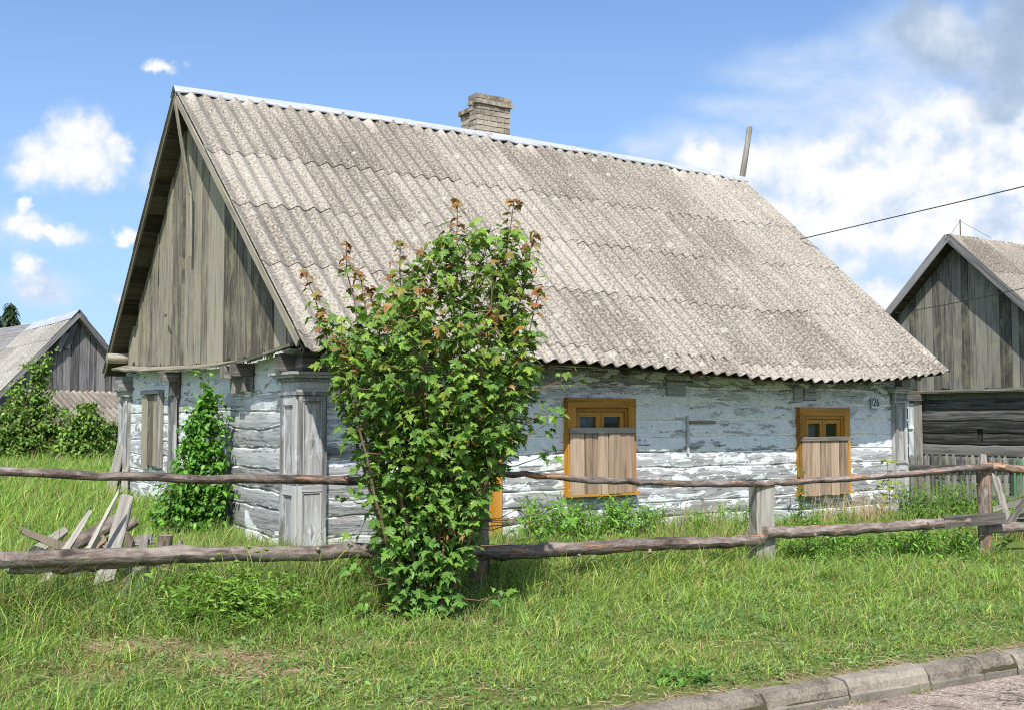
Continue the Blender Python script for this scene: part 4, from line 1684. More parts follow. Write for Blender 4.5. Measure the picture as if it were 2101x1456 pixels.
def pole_fence():
    F = thing('pole_fence', 'rustic fence of barked poles on three posts along the verge', 'fence', (F0[0], F0[1], 0))
    off = np.array([F0[0], F0[1], 0])

    def rail(pix, r, raw, dy=0.0, n=26, wob=.005, ns=12):
        b = MB()
        P = fence_pts(pix, dy, n, wob) - off
        b.tube(P, np.asarray(r) if np.ndim(r) == 0 else np.linspace(r[0], r[1], n) * rng.uniform(.92, 1.08, n), ns, .07, c=(random.random(), raw, 0))
        # a few knots and broken twig stubs
        for k in range(4):
            i = random.randrange(1, n - 1)
            rr = r if np.ndim(r) == 0 else r[0]
            dirn = rng.normal(0, 1, 3); dirn[1] = -abs(dirn[1]); dirn /= np.linalg.norm(dirn)
            b.tube([P[i] + dirn * rr * .6, P[i] + dirn * rr * (1.25 + random.random() * .3)], [rr * .35, rr * .22], 6, .1, c=(random.random(), raw, 0))
        return b.build('rail', M['bark'], F)
    rail([(-420, 958), (0, 966), (300, 978), (700, 984), (1000, 982)], (.029, .036), .10, -.10)
    rail([(985, 968), (1160, 980), (1300, 988), (1420, 993), (1563, 991)], (.027, .032), .34, -.12)
    rail([(1552, 991), (1700, 984), (1850, 973), (2034, 955)], (.028, .036), .32, -.12)
    rail([(2026, 956), (2101, 962), (2260, 968)], (.045, .05), .6, -.09)
    rail([(-420, 1164), (0, 1149), (350, 1137), (700, 1131), (992, 1127)], (.064, .058), .0, -.10, 26)
    rail([(18, 1166), (150, 1164), (330, 1150)], (.036, .03), .2, -.06)
    rail([(985, 1135), (1160, 1126), (1300, 1117), (1562, 1107)], (.066, .058), .25, -.10)
    rail([(1568, 1092), (1700, 1088), (1850, 1079), (1985, 1067)], (.060, .055), .2, -.15)
    rail([(2022, 1083), (2101, 1080), (2260, 1076)], (.05, .05), .1, -.05)
    # squared end of the right bottom rail
    b = MB()
    p0, p1 = fence_pts([(1935, 1070), (2060, 1061)], -.16, 2, 0) - off
    b.beam(p0, p1, (.0, .08, 0.01), (0, 0, .105), n=6, wob=.004)
    b.build('rail', M['grey_wood'], F)

    def post(px, ybase, ytop, r, square, raw, lean=0.0, y=None):
        y = y or fence_y(px)
        pt = at(px, ytop, y)
        gz = float(ground_z(pt[0], y))
        z = np.linspace(gz - .12, pt[2], 8)
        P = np.stack([pt[0] + lean * (z - gz), np.full(8, y), z], 1) - off
        b = MB()
        if square:
            b.beam(P[0], P[-1], (r * 2, r * .5, 0), (-r * .45, r * 1.8, 0), n=6, wob=.006, jag=.01)
            return b.build('post', M['pale_wood'], F)
        b.tube(P, np.linspace(r * 1.12, r, 8), 12, .07, c=(random.random(), raw, 0))
        return b.build('post', M['bark'], F)
    post(984, 1215, 985, .08, False, .2)
    post(1561, 1165, 994, .095, True, 0, .01)
    post(2016, 1140, 952, .068, False, .5, .02)
    post(-330, 1290, 950, .08, False, .2)
    b = MB()
    pt = at(2018, 932, 11.87) - off
    b.beam(pt - [0, 0, .2], pt, (.10, 0, 0), (0, .03, 0), n=2, wob=.006, jag=.04, taper=.6)
    b.build('post', M['grey_wood'], F)
    # loose bark hanging from the rail
    for px, y0, y1 in ((1905, 1075, 1092), (1972, 1072, 1090), (1893, 1075, 1085)):
        b = MB()
        a, c = at(px, y0, fence_y(px) - .16) - off, at(px - 8, y1, fence_y(px) - .18) - off
        b.tube([a, (a + c) / 2 + [.015, 0, 0], c], [.012, .01, .004], 5, .1)
        b.build('hanging_bark', M['bark'], F)


pole_fence()


# ------------------------------------------------------------------ heaps of old boards
def loose_board(name, label, a, c, w, th, mat, cat='board', facing=None, rnd=False, jag=.05, group=None, tip=.72):
    """a, c = (px, py, y) of the two ends"""
    p, q = at(*a), at(*c)
    m = (p + q) / 2
    b = MB()
    if rnd:
        t = np.linspace(0, 1, 7)[:, None]
        b.tube(p + (q - p) * t + rng.normal(0, .004, (7, 3)) - m, np.linspace(w / 2, w * .46, 7), 10, .06, c=(random.random(), .3, 0))
    else:
        d = (q - p) / np.linalg.norm(q - p)
        f = np.array(facing if facing is not None else (.1, -1, .35), float)
        f -= d * (f @ d); f /= np.linalg.norm(f)
        s = np.cross(f, d)
        if np.dot(np.cross(s, f), d) < 0:
            s = -s
        b.beam(q - m, p - m, -s * w * .85, f * th, n=8, wob=.006, jag=jag * 1.5, taper=tip)
    o = b.build(name, mat, None, m)
    tag(o, label, cat, group)
    return o


LB = loose_board
LB('plank', 'dark rotten plank jutting out leftmost from the wood heap behind the bottom rail', (42, 1086, 8.75), (200, 1150, 8.85), .085, .03, M['dark_wood'], facing=(0, -1, .6))
LB('plank', 'grey weathered plank lying low behind the dark rotten plank', (132, 1088, 9.05), (15, 1172, 8.75), .11, .035, M['grey_wood'])
LB('slat', 'pale split slat leaning steeply on the wood heap, shorter of the two pale ones', (190, 1040, 8.75), (95, 1190, 8.45), .085, .025, M['pale_wood'], tip=.35, jag=.1)
LB('slat', 'thin whitish slat leaning highest on the wood heap', (242, 1009, 8.70), (150, 1185, 8.40), .048, .02, M['pale_wood'], tip=.6)
LB('log', 'dark round log lying across the wood heap between the pale slats', (254, 1062, 9.15), (95, 1145, 8.95), .125, .1, M['bark'], 'log', rnd=True)
LB('plank', 'wide grey plank leaning upright on the wood heap near the house corner', (260, 1024, 8.95), (212, 1205, 8.60), .17, .035, M['grey_wood'], tip=.65, jag=.1)
LB('log', 'thin dark log end poking out behind the wide grey plank', (281, 1067, 9.35), (190, 1135, 9.15), .075, .1, M['bark'], 'log', rnd=True)
LB('stake', 'short dark split stake standing behind the bottom rail', (266, 1108, 8.62), (256, 1262, 8.55), .075, .05, M['dark_wood'], 'stake', jag=.12)
LB('stake', 'short grey plank end standing behind the bottom rail', (297, 1103, 8.70), (290, 1268, 8.62), .10, .04, M['grey_wood'], 'stake', jag=.08)
LB('plank', 'short flat plank piece lying across the stake tops behind the bottom rail', (268, 1112, 8.66), (312, 1104, 8.78), .10, .025, M['grey_wood'])
LB('log', 'thick bark covered log stub standing upright behind the bottom rail', (341, 1096, 8.85), (334, 1262, 8.80), .11, .1, M['bark'], 'log', rnd=True)
LB('stake', 'slender stick standing right of the thick log stub', (370, 1108, 8.95), (364, 1255, 8.90), .045, .03, M['grey_wood'], 'stake', rnd=True)
LB('plank', 'broken brown board lying inside the wood heap beside the dark log', (215, 1102, 8.95), (150, 1160, 8.75), .10, .03, M['shutter_wood'])
LB('plank', 'grey board end lying low at the right foot of the heap', (212, 1112, 9.1), (275, 1172, 8.9), .09, .03, M['grey_wood'])
# boards leaning on the far corner of the cottage
LB('board', 'narrower grey board leaning against the far left corner of the cottage', (263, 806, 17.05), (243, 1030, 16.55), .17, .03, M['grey_wood'], facing=(-.6, -1, .2))
LB('board', 'broad grey board leaning outermost at the far left corner of the cottage', (258, 868, 16.95), (222, 1030, 16.35), .24, .03, M['grey_wood'], facing=(-.6, -1, .2))
LB('board', 'short pale board leaning low at the far left corner of the cottage', (262, 905, 16.75), (252, 1035, 16.3), .14, .03, M['pale_wood'], facing=(-.6, -1, .2))
# heap at the right edge
LB('board', 'long grey broken board slanting across the heap at the right edge', (2032, 1046, 13.2), (2150, 1014, 13.4), .10, .03, M['pale_wood'], jag=.2)
LB('board', 'upright splintered board shard in the heap at the right edge', (2049, 998, 13.3), (2066, 1062, 13.2), .10, .03, M['grey_wood'], jag=.25, facing=(-.4, -1, .2))
LB('board', 'curved pale board end lying low in the heap at the right edge', (2101, 1030, 13.0), (2060, 1090, 12.7), .10, .03, M['grey_wood'], jag=.1)
LB('board', 'flat grey board lying lowest in the heap at the right edge', (2040, 1062, 13.4), (2170, 1052, 13.5), .09, .03, M['grey_wood'], jag=.1)
LB('log', 'dark log half hidden under the boards at the right edge', (2050, 1080, 13.5), (2170, 1062, 13.6), .13, .1, M['bark'], 'log', rnd=True)


# ------------------------------------------------------------------ picket fence between the houses
def picket_fence():
    p0 = hw(9.40, .15, 0)
    F = thing('picket_fence', 'grey picket fence with pointed pickets between cottage and dark log house', 'fence', (p0[0], p0[1], 0), HROT)
    z0 = .30
    for k in range(34):
        u = k * .162 + rng.normal(0, .008)
        b = MB()
        tp = 1.185 - .012 * k / 2 + rng.normal(0, .012)
        w = .045 + rng.normal(0, .003)
        ln = rng.normal(0, .010)
        f = np.array([[u - w, 0, z0 - .1], [u + w, 0, z0 - .1], [u + w + ln, 0, tp - .06], [u + ln, 0, tp], [u - w + ln, 0, tp - .06]])
        r_ = f + [0, .02, 0]
        ou = random.random() * 40
        uv = np.stack([f[:, 2] + ou, f[:, 0]], 1)
        ti = (random.random(), 0, 0)
        b.add(f, [(0, 1, 2, 3, 4)], uv, ti)
        b.add(r_, [(4, 3, 2, 1, 0)], uv, ti)
        for i in range(5):
            j = (i + 1) % 5
            b.add(np.array([f[i], r_[i], r_[j], f[j]]), [(0, 1, 2, 3)], uv[[i, i, j, j]], ti)
        b.build('picket', M['far_boards'] if k % 4 else M['old_log_wood'], F)
    for z in (.98, .50):
        b = MB()
        b.beam((-.1, -.025, z), (5.5, -.025, z - .16), (0, 0, .085), (0, -.045, 0), n=12, wob=.005)
        b.build('rail', M['far_boards'], F)
    for u in (1.9, 4.6):
        b = MB()
        b.tube([(u, .10, .1), (u, .10, 1.05)], .055, 8, .05)
        b.build('post', M['grey_wood'], F)


picket_fence()
b = MB()
pg = at(2074, 1000, 19.3)
for k in range(7):
    b.box((k * .14, 0, -.5), (k * .14 + .132, .03, .42 + .01 * (k % 2)), 2)
b.box((0, -.04, .25), (1.0, -.002, .33), 0)
b.box((0, -.04, -.25), (1.0, -.002, -.17), 0)
o = b.build('green_gate', M['green_paint'], None, (pg[0], pg[1], .55))
tag(o, 'green painted board gate seen through the picket fence at the right edge', 'gate')


# ------------------------------------------------------------------ wires
def wire(name, label, pts, r):
    b = MB()
    pts = np.array(pts)
    t = np.linspace(0, 1, 30)
    q = np.stack([np.interp(t, np.linspace(0, 1, len(pts)), pts[:, i]) for i in range(3)], 1)
    b.tube(q - q[0], r, 5)
    o = b.build(name, M['cable'], None, q[0])
    tag(o, label, 'cable')


def sagline(a, c, sag, n=15):
    t = np.linspace(0, 1, n)[:, None]
    return a + (c - a) * t - np.array([0, 0, sag]) * 4 * t * (1 - t)


pa = hw(9.24, 2.84, 4.163)
wire('power_cable', 'thick black cable rising from behind the cottage roof to the right edge',
     [pa] + [at(px, py, y) for px, py, y in ((1660, 487, 17.6), (1760, 463.5, 16.8), (1860, 440, 16.1), (1980, 412, 15.3), (2101, 383, 14.6), (2300, 333, 13.5), (2600, 255, 12.2))], .0085)
wire('thin_wire', 'thin black wire crossing the board gable of the dark log house', sagline(at(1838, 643, 22.3), at(2330, 533, 15.0), .06), .007)


# ------------------------------------------------------------------ plants
MAPLE = [(0, 0), (.12, -.07), (.24, -.03), (.42, -.10), (.36, .06), (.33, .16), (.50, .17), (.55, .30), (.72, .46), (.52, .47), (.40, .52), (.22, .46), (.27, .62), (.36, .70), (.20, .76), (.11, .86), (0, 1.08)]


def maple_template(fold, droop):
    right = MAPLE
    left = [(-x, y) for x, y in reversed(MAPLE[1:-1])]
    out = right + left
    v = [(0, .26)] + out
    v = np.array([(x, y, -fold * abs(x) - droop * (y - .2) ** 2 + .05 * math.sin(9 * x + 5 * y)) for x, y in v])
    n = len(out)
    f = [(0, 1 + i, 1 + (i + 1) % n) for i in range(n)]
    return v, np.array(f)


def ovate_template(w=.32, fold=.25, droop=.25):
    ys = [0, .18, .42, .68, .88, 1.0]
    ws = [0, .72, 1.0, .82, .42, 0]
    v = []; f = []
    for y, k in zip(ys, ws):
        z = -droop * y * y
        v += [(-w * k, y, z - 0 + fold * w * k), (0, y, z), (w * k, y, z + fold * w * k)]
    for i in range(5):
        a = i * 3
        for (p, q, r_, s_) in ((a, a + 1, a + 4, a + 3), (a + 1, a + 2, a + 5, a + 4)):
            f += [(p, q, r_), (p, r_, s_)]
    return np.array(v, float), np.array(f)


T_MAPLE = []
for a_, c_ in ((.25, .25), (.1, .45), (-.15, .3), (.35, .1), (.5, .6), (.05, -.2), (.3, .8), (-.3, .5)):
    tv_, tf_ = maple_template(a_, c_)
    tv_ = tv_ * [random.uniform(.82, 1.08), random.uniform(.9, 1.1), 1]
    tv_[:, 0] += random.uniform(-.12, .12) * tv_[:, 1] ** 2
    tv_[:, :2] += rng.normal(0, .022, (len(tv_), 2))
    tv_[:, 2] += rng.normal(0, .03, len(tv_))
    T_MAPLE.append((tv_, tf_))
T_OVATE = [ovate_template(.34, .25, .2), ovate_template(.30, .1, .4)]
T_LANCE = [ovate_template(.15, .3, .35), ovate_template(.13, .2, .6)]


def unit(a):
    return a / np.maximum(np.linalg.norm(a, axis=-1, keepdims=True), 1e-9)


def leaves(name, temps, P, T, N, size, col, mat, parent=None, loc=None):
    P, T, N = np.asarray(P, float), unit(np.asarray(T, float)), np.asarray(N, float)
    N = unit(N - T * (N * T).sum(1, keepdims=True))
    Sd = np.cross(T, N)
    Vs = []; Fs = []; Cs = []; k = 0
    pick = rng.integers(0, len(temps), len(P))
    for ti, (tv, tf) in enumerate(temps):
        m = np.where(pick == ti)[0]
        if len(m) == 0:
            continue
        s = size[m][:, None, None]
        v = P[m][:, None] + s * (tv[None, :, :1] * Sd[m][:, None] + tv[None, :, 1:2] * T[m][:, None] + tv[None, :, 2:] * N[m][:, None])
        Vs.append(v.reshape(-1, 3))
        Fs.append((tf[None] + (np.arange(len(m)) * len(tv))[:, None, None] + k).reshape(-1, 3))
        Cs.append(np.repeat(col[m], len(tv), 0))
        k += len(m) * len(tv)
    V = np.vstack(Vs)
    if loc is not None:
        V = V - np.asarray(loc)
    return raw_mesh(name, V, np.zeros((0, 4), int), np.vstack(Fs), None, np.vstack(Cs), mat, parent)


def leaf_pose(out, lo, hi, roll=.4, sunb=.25):
    """blades held out and drooping: tip direction and upper-side normal"""
    n = len(out)
    out = unit(out)
    dr = np.radians(rng.uniform(lo, hi, n))[:, None]
    z = np.array([0, 0, 1.0])
    T = out * np.cos(dr) - z * np.sin(dr)
    N = out * np.sin(dr) + z * np.cos(dr)
    sd = np.cross(T, N)
    N = N + sd * rng.normal(0, roll, (n, 1)) + np.array([0, -1, 0]) * sunb
    return T, N


def colmix(n, pal, jit=.18):
    pal = np.array(pal, float)
    i = rng.integers(0, len(pal), n)
    j = rng.integers(0, len(pal), n)
    t = rng.random((n, 1))
    c = pal[i] * t + pal[j] * (1 - t)
    return c * (1 + rng.normal(0, jit, (n, 1))).clip(.5, 1.6)


def envelope(rows, y, depth_k, n, fill=.6, wpow=1.35):
    """points in the volume whose outline in the photo is rows = (py, left px, right px); mostly near its skin"""
    rows = np.array(rows, float)
    z = np.array([at(0, r[0], y)[2] for r in rows])
    xl = np.array([at(r[1], r[0], y)[0] for r in rows]); xr = np.array([at(r[2], r[0], y)[0] for r in rows])
    o = np.argsort(z)
    z, xl, xr = z[o], xl[o], xr[o]
    zz = np.linspace(z[0], z[-1], 200)
    wd = np.interp(zz, z, xr - xl)
    p = wd ** wpow; p /= p.sum()
    zs = rng.choice(zz, n, p=p) + rng.normal(0, .01, n)
    c = (np.interp(zs, z, xl) + np.interp(zs, z, xr)) / 2
    h = (np.interp(zs, z, xr) - np.interp(zs, z, xl)) / 2
    a = rng.uniform(0, 2 * math.pi, n)
    r = rng.random(n) ** fill
    return np.stack([c + h * r * np.cos(a), y + h * depth_k * r * np.sin(a), zs], 1), c, h


MGREEN = [(.150, .275, .042), (.085, .18, .032), (.24, .36, .048), (.13, .245, .040)]
MYOUNG = [(.30, .115, .05), (.28, .17, .05), (.25, .23, .045), (.36, .19, .085)]


def maple():
    y0 = 8.40
    gz = float(ground_z(-.62, y0))
    root = np.array([-.62, y0, gz])
    t = thing('maple_sapling', 'bushy maple sapling with several stems and reddish top leaves before the pole fence', 'tree', root)
    tips = [(655, 640, -.1), (735, 560, -.3), (805, 560, .2), (940, 415, 0), (1056, 408, -.1), (708, 497, .15), (820, 495, -.15), (625, 558, -.05), (862, 590, -.5), (985, 545, .35), (1098, 478, .25), (1108, 590, -.3),
            (1010, 640, -.35), (760, 590, .45), (700, 700, -.45)]
    P = []; Tn = []; Sz = []; Cl = []; Yo = []
    pet = MB()
    stems = []
    for k, (px, py, dy) in enumerate(tips):
        tip = at(px, py, y0 + dy)
        bs = root + np.array([rng.uniform(-.16, .16), rng.uniform(-.12, .12), -.03])
        n = 14
        q = np.linspace(0, 1, n)[:, None]
        lead = np.array([(tip[0] - bs[0]) * .04, (tip[1] - bs[1]) * .10, (tip[2] - bs[2]) * .0])
        path = bs + (tip - bs) * q + lead * np.sin(math.pi * q) + rng.normal(0, .008, (n, 3)) * q
        b = MB()
        b.tube(path - root, np.linspace(.019, .0035, n), 6)
        b.build('stem', M['stem'], t)
        stems.append(path)
        # opposite leaf pairs up the leader
        L = np.linalg.norm(tip - bs)
        s = .30
        az = random.random() * 6
        while s < .995:
            c = np.array([np.interp(s, q[:, 0], path[:, i]) for i in range(3)])
            top = (1 - s) * L
            for sg in (0, math.pi):
                a = az + sg + rng.normal(0, .25)
                o = np.array([math.cos(a), math.sin(a), .35])
                pl = rng.uniform(.04, .10) * min(1, .35 + top * 1.6)
                e = c + o * pl
                pet.tube(np.array([c, e]) - root, .0022, 4, 0, False)
                P.append(e); Tn.append([o[0], o[1], 0]); Sz.append(rng.uniform(.062, .100) * min(1, .5 + top * 1.2)); Yo.append(top < .16 + .1 * random.random())
            az += math.pi / 2 + rng.normal(0, .2)
            s += (.085 if top > .35 else .055) / L * rng.uniform(.8, 1.2)
        # the folded bud leaves at the very tip
        for j in range(5):
            a = random.random() * 6.28
            P.append(tip + rng.normal(0, .012, 3)); Tn.append([math.cos(a), math.sin(a), 0]); Sz.append(rng.uniform(.045, .075)); Yo.append(True)
    rows = [(470, 900, 1095), (530, 860, 1104), (590, 800, 1106), (630, 720, 1108), (670, 660, 1112), (720, 660, 1116), (780, 685, 1112), (840, 697, 1106), (900, 728, 1078), (960, 748, 1036),
            (1020, 762, 1000), (1080, 768, 978), (1140, 772, 968), (1200, 800, 955), (1250, 835, 935)]
    pts, c, h = envelope(rows, y0, .82, 1650, .46, .8)
    pts = pts[rng.random(len(pts)) < np.interp(pts[:, 2], [.2, 1.6, 2.2, 2.9, 3.3], [.95, .92, .70, .40, .32])]
    sa = np.vstack(stems)
    tw = MB()
    extra = [(1155, 775, -.1), (1175, 770, 0), (1140, 840, -.1), (1120, 870, 0), (1130, 930, .1), (1075, 1035, .1), (1105, 1050, .15), (1140, 1040, .15), (1165, 1055, .15), (1120, 1090, .15), (1060, 1070, .05),
             (715, 1105, -.3), (735, 1150, -.35), (720, 1185, -.3), (750, 1225, -.35), (700, 1010, 0), (1045, 1215, -.2)]
    pts = np.vstack([pts, [at(a, b_, y0 + d) for a, b_, d in extra]])
    ne = len(extra)
    for i, p in enumerate(pts):
        ok = sa[(sa[:, 2] < p[2] - .02) & (sa[:, 2] > gz + .05)]
        if len(ok) == 0:
            ok = sa[sa[:, 2] < p[2] + .15]
        if len(ok) == 0:
            continue
        d = np.linalg.norm((ok - p) * [1, 1, .7], axis=1)
        a = ok[np.argmin(d)]
        mid = (a + p) / 2 + np.array([0, 0, -.04])
        tw.tube(np.array([a, mid, p]) - root, [.006, .004, .0022], 4, 0, False)
        dirn = unit(p - a)
        k = random.choice([2, 2, 3])
        for j in range(k):
            c_ = p - dirn * (j * rng.uniform(.06, .09))
            az = random.random() * 6.28
            for sg in (0, math.pi):
                aa = az + sg
                sdv = unit(np.cross(dirn, [math.cos(aa), math.sin(aa), .3]))
                o = unit(sdv + dirn * .6 + np.array([0, 0, .15]))
                e = c_ + o * rng.uniform(.03, .07)
                P.append(e); Tn.append([o[0] + rng.normal(0, .2), o[1] + rng.normal(0, .2) - .15, 0]); Sz.append(rng.uniform(.034, .090))
                Yo.append(random.random() < (.012 + (.07 if p[2] > 2.1 else 0)) and i < len(pts) - ne)
    P, Tn, Sz, Yo = np.array(P), np.array(Tn), np.array(Sz), np.array(Yo)
    T, N = leaf_pose(Tn, 8, 52, .35, .22)
    low = np.clip((1.9 - P[:, 2]) / 1.7, 0, 1)[:, None]
    Cl = colmix(len(P), MGREEN) * (1 - low) + colmix(len(P), [(.115, .26, .045), (.165, .32, .052), (.085, .205, .040)]) * low
    yel = (rng.random(len(P)) < .06) & (P[:, 2] > 1.3)
    Cl[yel] = colmix(int(yel.sum()), [(.24, .27, .04), (.19, .25, .04)])
    Cl[Yo] = colmix(int(Yo.sum()), MYOUNG)
    tw.build('twigs', M['stem'], t)['kind'] = 'stuff'
    pet.build('leaf_stalks', M['stem'], t)['kind'] = 'stuff'
    leaves('foliage', T_MAPLE, P[~Yo], T[~Yo], N[~Yo], Sz[~Yo], Cl[~Yo], M['leaf'], t, root)
    o = leaves('young_foliage', T_MAPLE, P[Yo], T[Yo], N[Yo], Sz[Yo], Cl[Yo], M['leaf'], t, root)
    o['label'] = 'reddish and yellowish young leaves at the shoot tips'


maple()


def shrub(name, label, cat, y0, rows, basepx, n, twig, lsize, temps, pal, nst, depth_k=.8, stemr=.012, group=None, lo=0, hi=55, fill=.4, spread=.15):
    bx = at(basepx[0], basepx[1], y0)
    gz = float(ground_z(bx[0], y0))
    root = np.array([bx[0], y0, gz])
    t = thing(name, label, cat, root, 0, group)
    pts, c, h = envelope(rows, y0, depth_k, n, fill)
    ztop = pts[:, 2].max()
    st = MB()
    sa = []
    # main stems to scattered high points
    order = np.argsort(-pts[:, 2])
    pick = list(order[:2]) + list(rng.choice(len(pts), nst, replace=False))
    for i in pick:
        tip = pts[i]
        bs = root + np.array([rng.normal(0, spread), rng.normal(0, spread * .7), -.05])
        q = np.linspace(0, 1, 8)[:, None]
        path = bs + (tip - bs) * q + np.array([(tip[0] - bs[0]) * -.15, (tip[1] - bs[1]) * -.15, .1 * abs(tip[0] - bs[0])]) * np.sin(math.pi * q)
        sm = MB()
        sm.tube(path - root, np.linspace(stemr, stemr * .25, 8), 5)
        sm.build('stem', M['stem'], t)
        sa.append(path)
    sa = np.vstack(sa)
    P = []; Tn = []
    for p in pts:
        d = np.linalg.norm(sa - p, axis=1) + (sa[:, 2] > p[2]) * .5
        a = sa[np.argmin(d)]
        st.tube(np.array([a, p]) - root, [stemr * .3, stemr * .12], 3, 0, False)
        dirn = unit(p - a + rng.normal(0, .02, 3))
        for j in range(twig):
            c_ = p - dirn * j * lsize * .55 + rng.normal(0, lsize * .25, 3)
            az = random.random() * 6.28
            o = np.array([math.cos(az), math.sin(az), 0]) + dirn * .5
            P.append(c_); Tn.append([o[0], o[1], 0.0])
    P, Tn = np.array(P), np.array(Tn)
    T, N = leaf_pose(Tn, lo, hi, .45, .25)
    st.build('twigs', M['stem'], t)['kind'] = 'stuff'
    leaves('foliage', temps, P, T, N, lsize * rng.uniform(.5, 1.35, len(P)), colmix(len(P), pal, .3), M['bush_leaf'], t, root)
    return t


shrub('shrub', 'bright green shrub climbing up the gable wall beside the boarded window', 'shrub', 12.55,
      [(772, 426, 436), (795, 408, 450), (825, 392, 460), (870, 372, 468), (930, 360, 470), (980, 336, 474), (1020, 312, 476), (1060, 300, 474), (1092, 315, 462)],
      (395, 1090), 820, 7, .066, T_OVATE, [(.12, .29, .04), (.09, .24, .035), (.17, .36, .055)], 9, .75)
shrub('bush', 'tall dense green bush at the left edge in front of the barn', 'bush', 27.5,
      [(722, 92, 104), (738, 62, 116), (752, 34, 122), (768, 50, 104), (785, 14, 100), (803, 4, 118), (820, 16, 112), (840, -40, 150), (870, -60, 150), (900, -80, 175), (942, -80, 160)],
      (60, 945), 1250, 7, .10, T_OVATE, [(.15, .26, .045), (.19, .32, .055), (.115, .21, .04)], 14, .8, .03, spread=.5, fill=.62)
shrub('bush', 'lower rounded green bush right of the tall bush, before the lean-to roof', 'bush', 27.0,
      [(820, 165, 190), (834, 158, 214), (850, 140, 205), (866, 130, 240), (885, 120, 226), (910, 115, 242), (940, 110, 235)],
      (180, 945), 640, 7, .10, T_OVATE, [(.15, .26, .045), (.18, .31, .055), (.115, .22, .04)], 10, .8, .03, spread=.4, fill=.62)


def conifer(label, px, ytop, y, hw_):
    tp = at(px, ytop, y)
    gz = 0.6
    root = np.array([tp[0], y, gz])
    t = thing('conifer', label, 'tree', root, 0, 'conifers beyond the barn')
    Hh = tp[2] - gz
    b = MB()
    b.tube([(0, 0, -.1), (0, 0, Hh * .5), (0, 0, Hh)], [.22, .14, .02], 7)
    b.build('trunk', M['stem'], t)
    P = []; T = []; N = []
    for k in range(2600):
        f = rng.random() ** .7
        z = Hh * (1 - f * .85)
        r = hw_ * (.08 + f) * (.75 + .25 * math.sin(z * 5)) * rng.random() ** .5
        a = random.random() * 6.28
        P.append((r * math.cos(a), r * math.sin(a), z - r * .25 + rng.normal(0, .08)))
        T.append((math.cos(a), math.sin(a), -.35)); N.append((0, -.2, 1))
    leaves('crown', T_LANCE, np.array(P), np.array(T) + rng.normal(0, .25, (2600, 3)), np.array(N), rng.uniform(.3, .6, 2600), colmix(2600, [(.03, .06, .022), (.045, .08, .028)]), M['bush_leaf'], t)


conifer('dark conifer top showing over the barn roof, the taller one', 22, 622, 62, 1.3)
conifer('dark conifer at the very left edge beyond the barn', -12, 640, 60, 1.2)


def leafy_weed(name, label, loc, h, nst, pal, group=None, lsize=.085, temps=None, cat='weed', spread=.09, nl=16):
    t = thing(name, label, cat, loc, random.random() * 6, group)
    st = MB()
    P = []; Tn = []
    for k in range(nst):
        bs = np.array([rng.normal(0, spread), rng.normal(0, spread), -.03])
        tip = bs + np.array([rng.normal(0, .07), rng.normal(0, .07), h * rng.uniform(.7, 1.08)])
        q = np.linspace(0, 1, 5)[:, None]
        path = bs + (tip - bs) * q
        st.tube(path, np.linspace(.005, .002, 5), 4, 0, False)
        for j in range(nl):
            s = .15 + .85 * j / (nl - 1)
            a = j * 2.4 + k
            o = np.array([math.cos(a), math.sin(a), 0])
            P.append(bs + (tip - bs) * s + o * .006); Tn.append(np.append(o[:2], s))
    P, Tn = np.array(P), np.array(Tn)
    s = Tn[:, 2].copy(); Tn[:, 2] = 0
    T, N = leaf_pose(Tn, -45, 20, .3, .1)
    st.build('stalks', M['green_stem'], t)
    leaves('foliage', temps or T_LANCE, P, T, N, lsize * rng.uniform(.7, 1.2, len(P)) * (1.1 - .35 * s), colmix(len(P), pal), M['bush_leaf'], t)
    return t


WG = [(.19, .40, .055), (.24, .46, .08), (.15, .33, .05)]


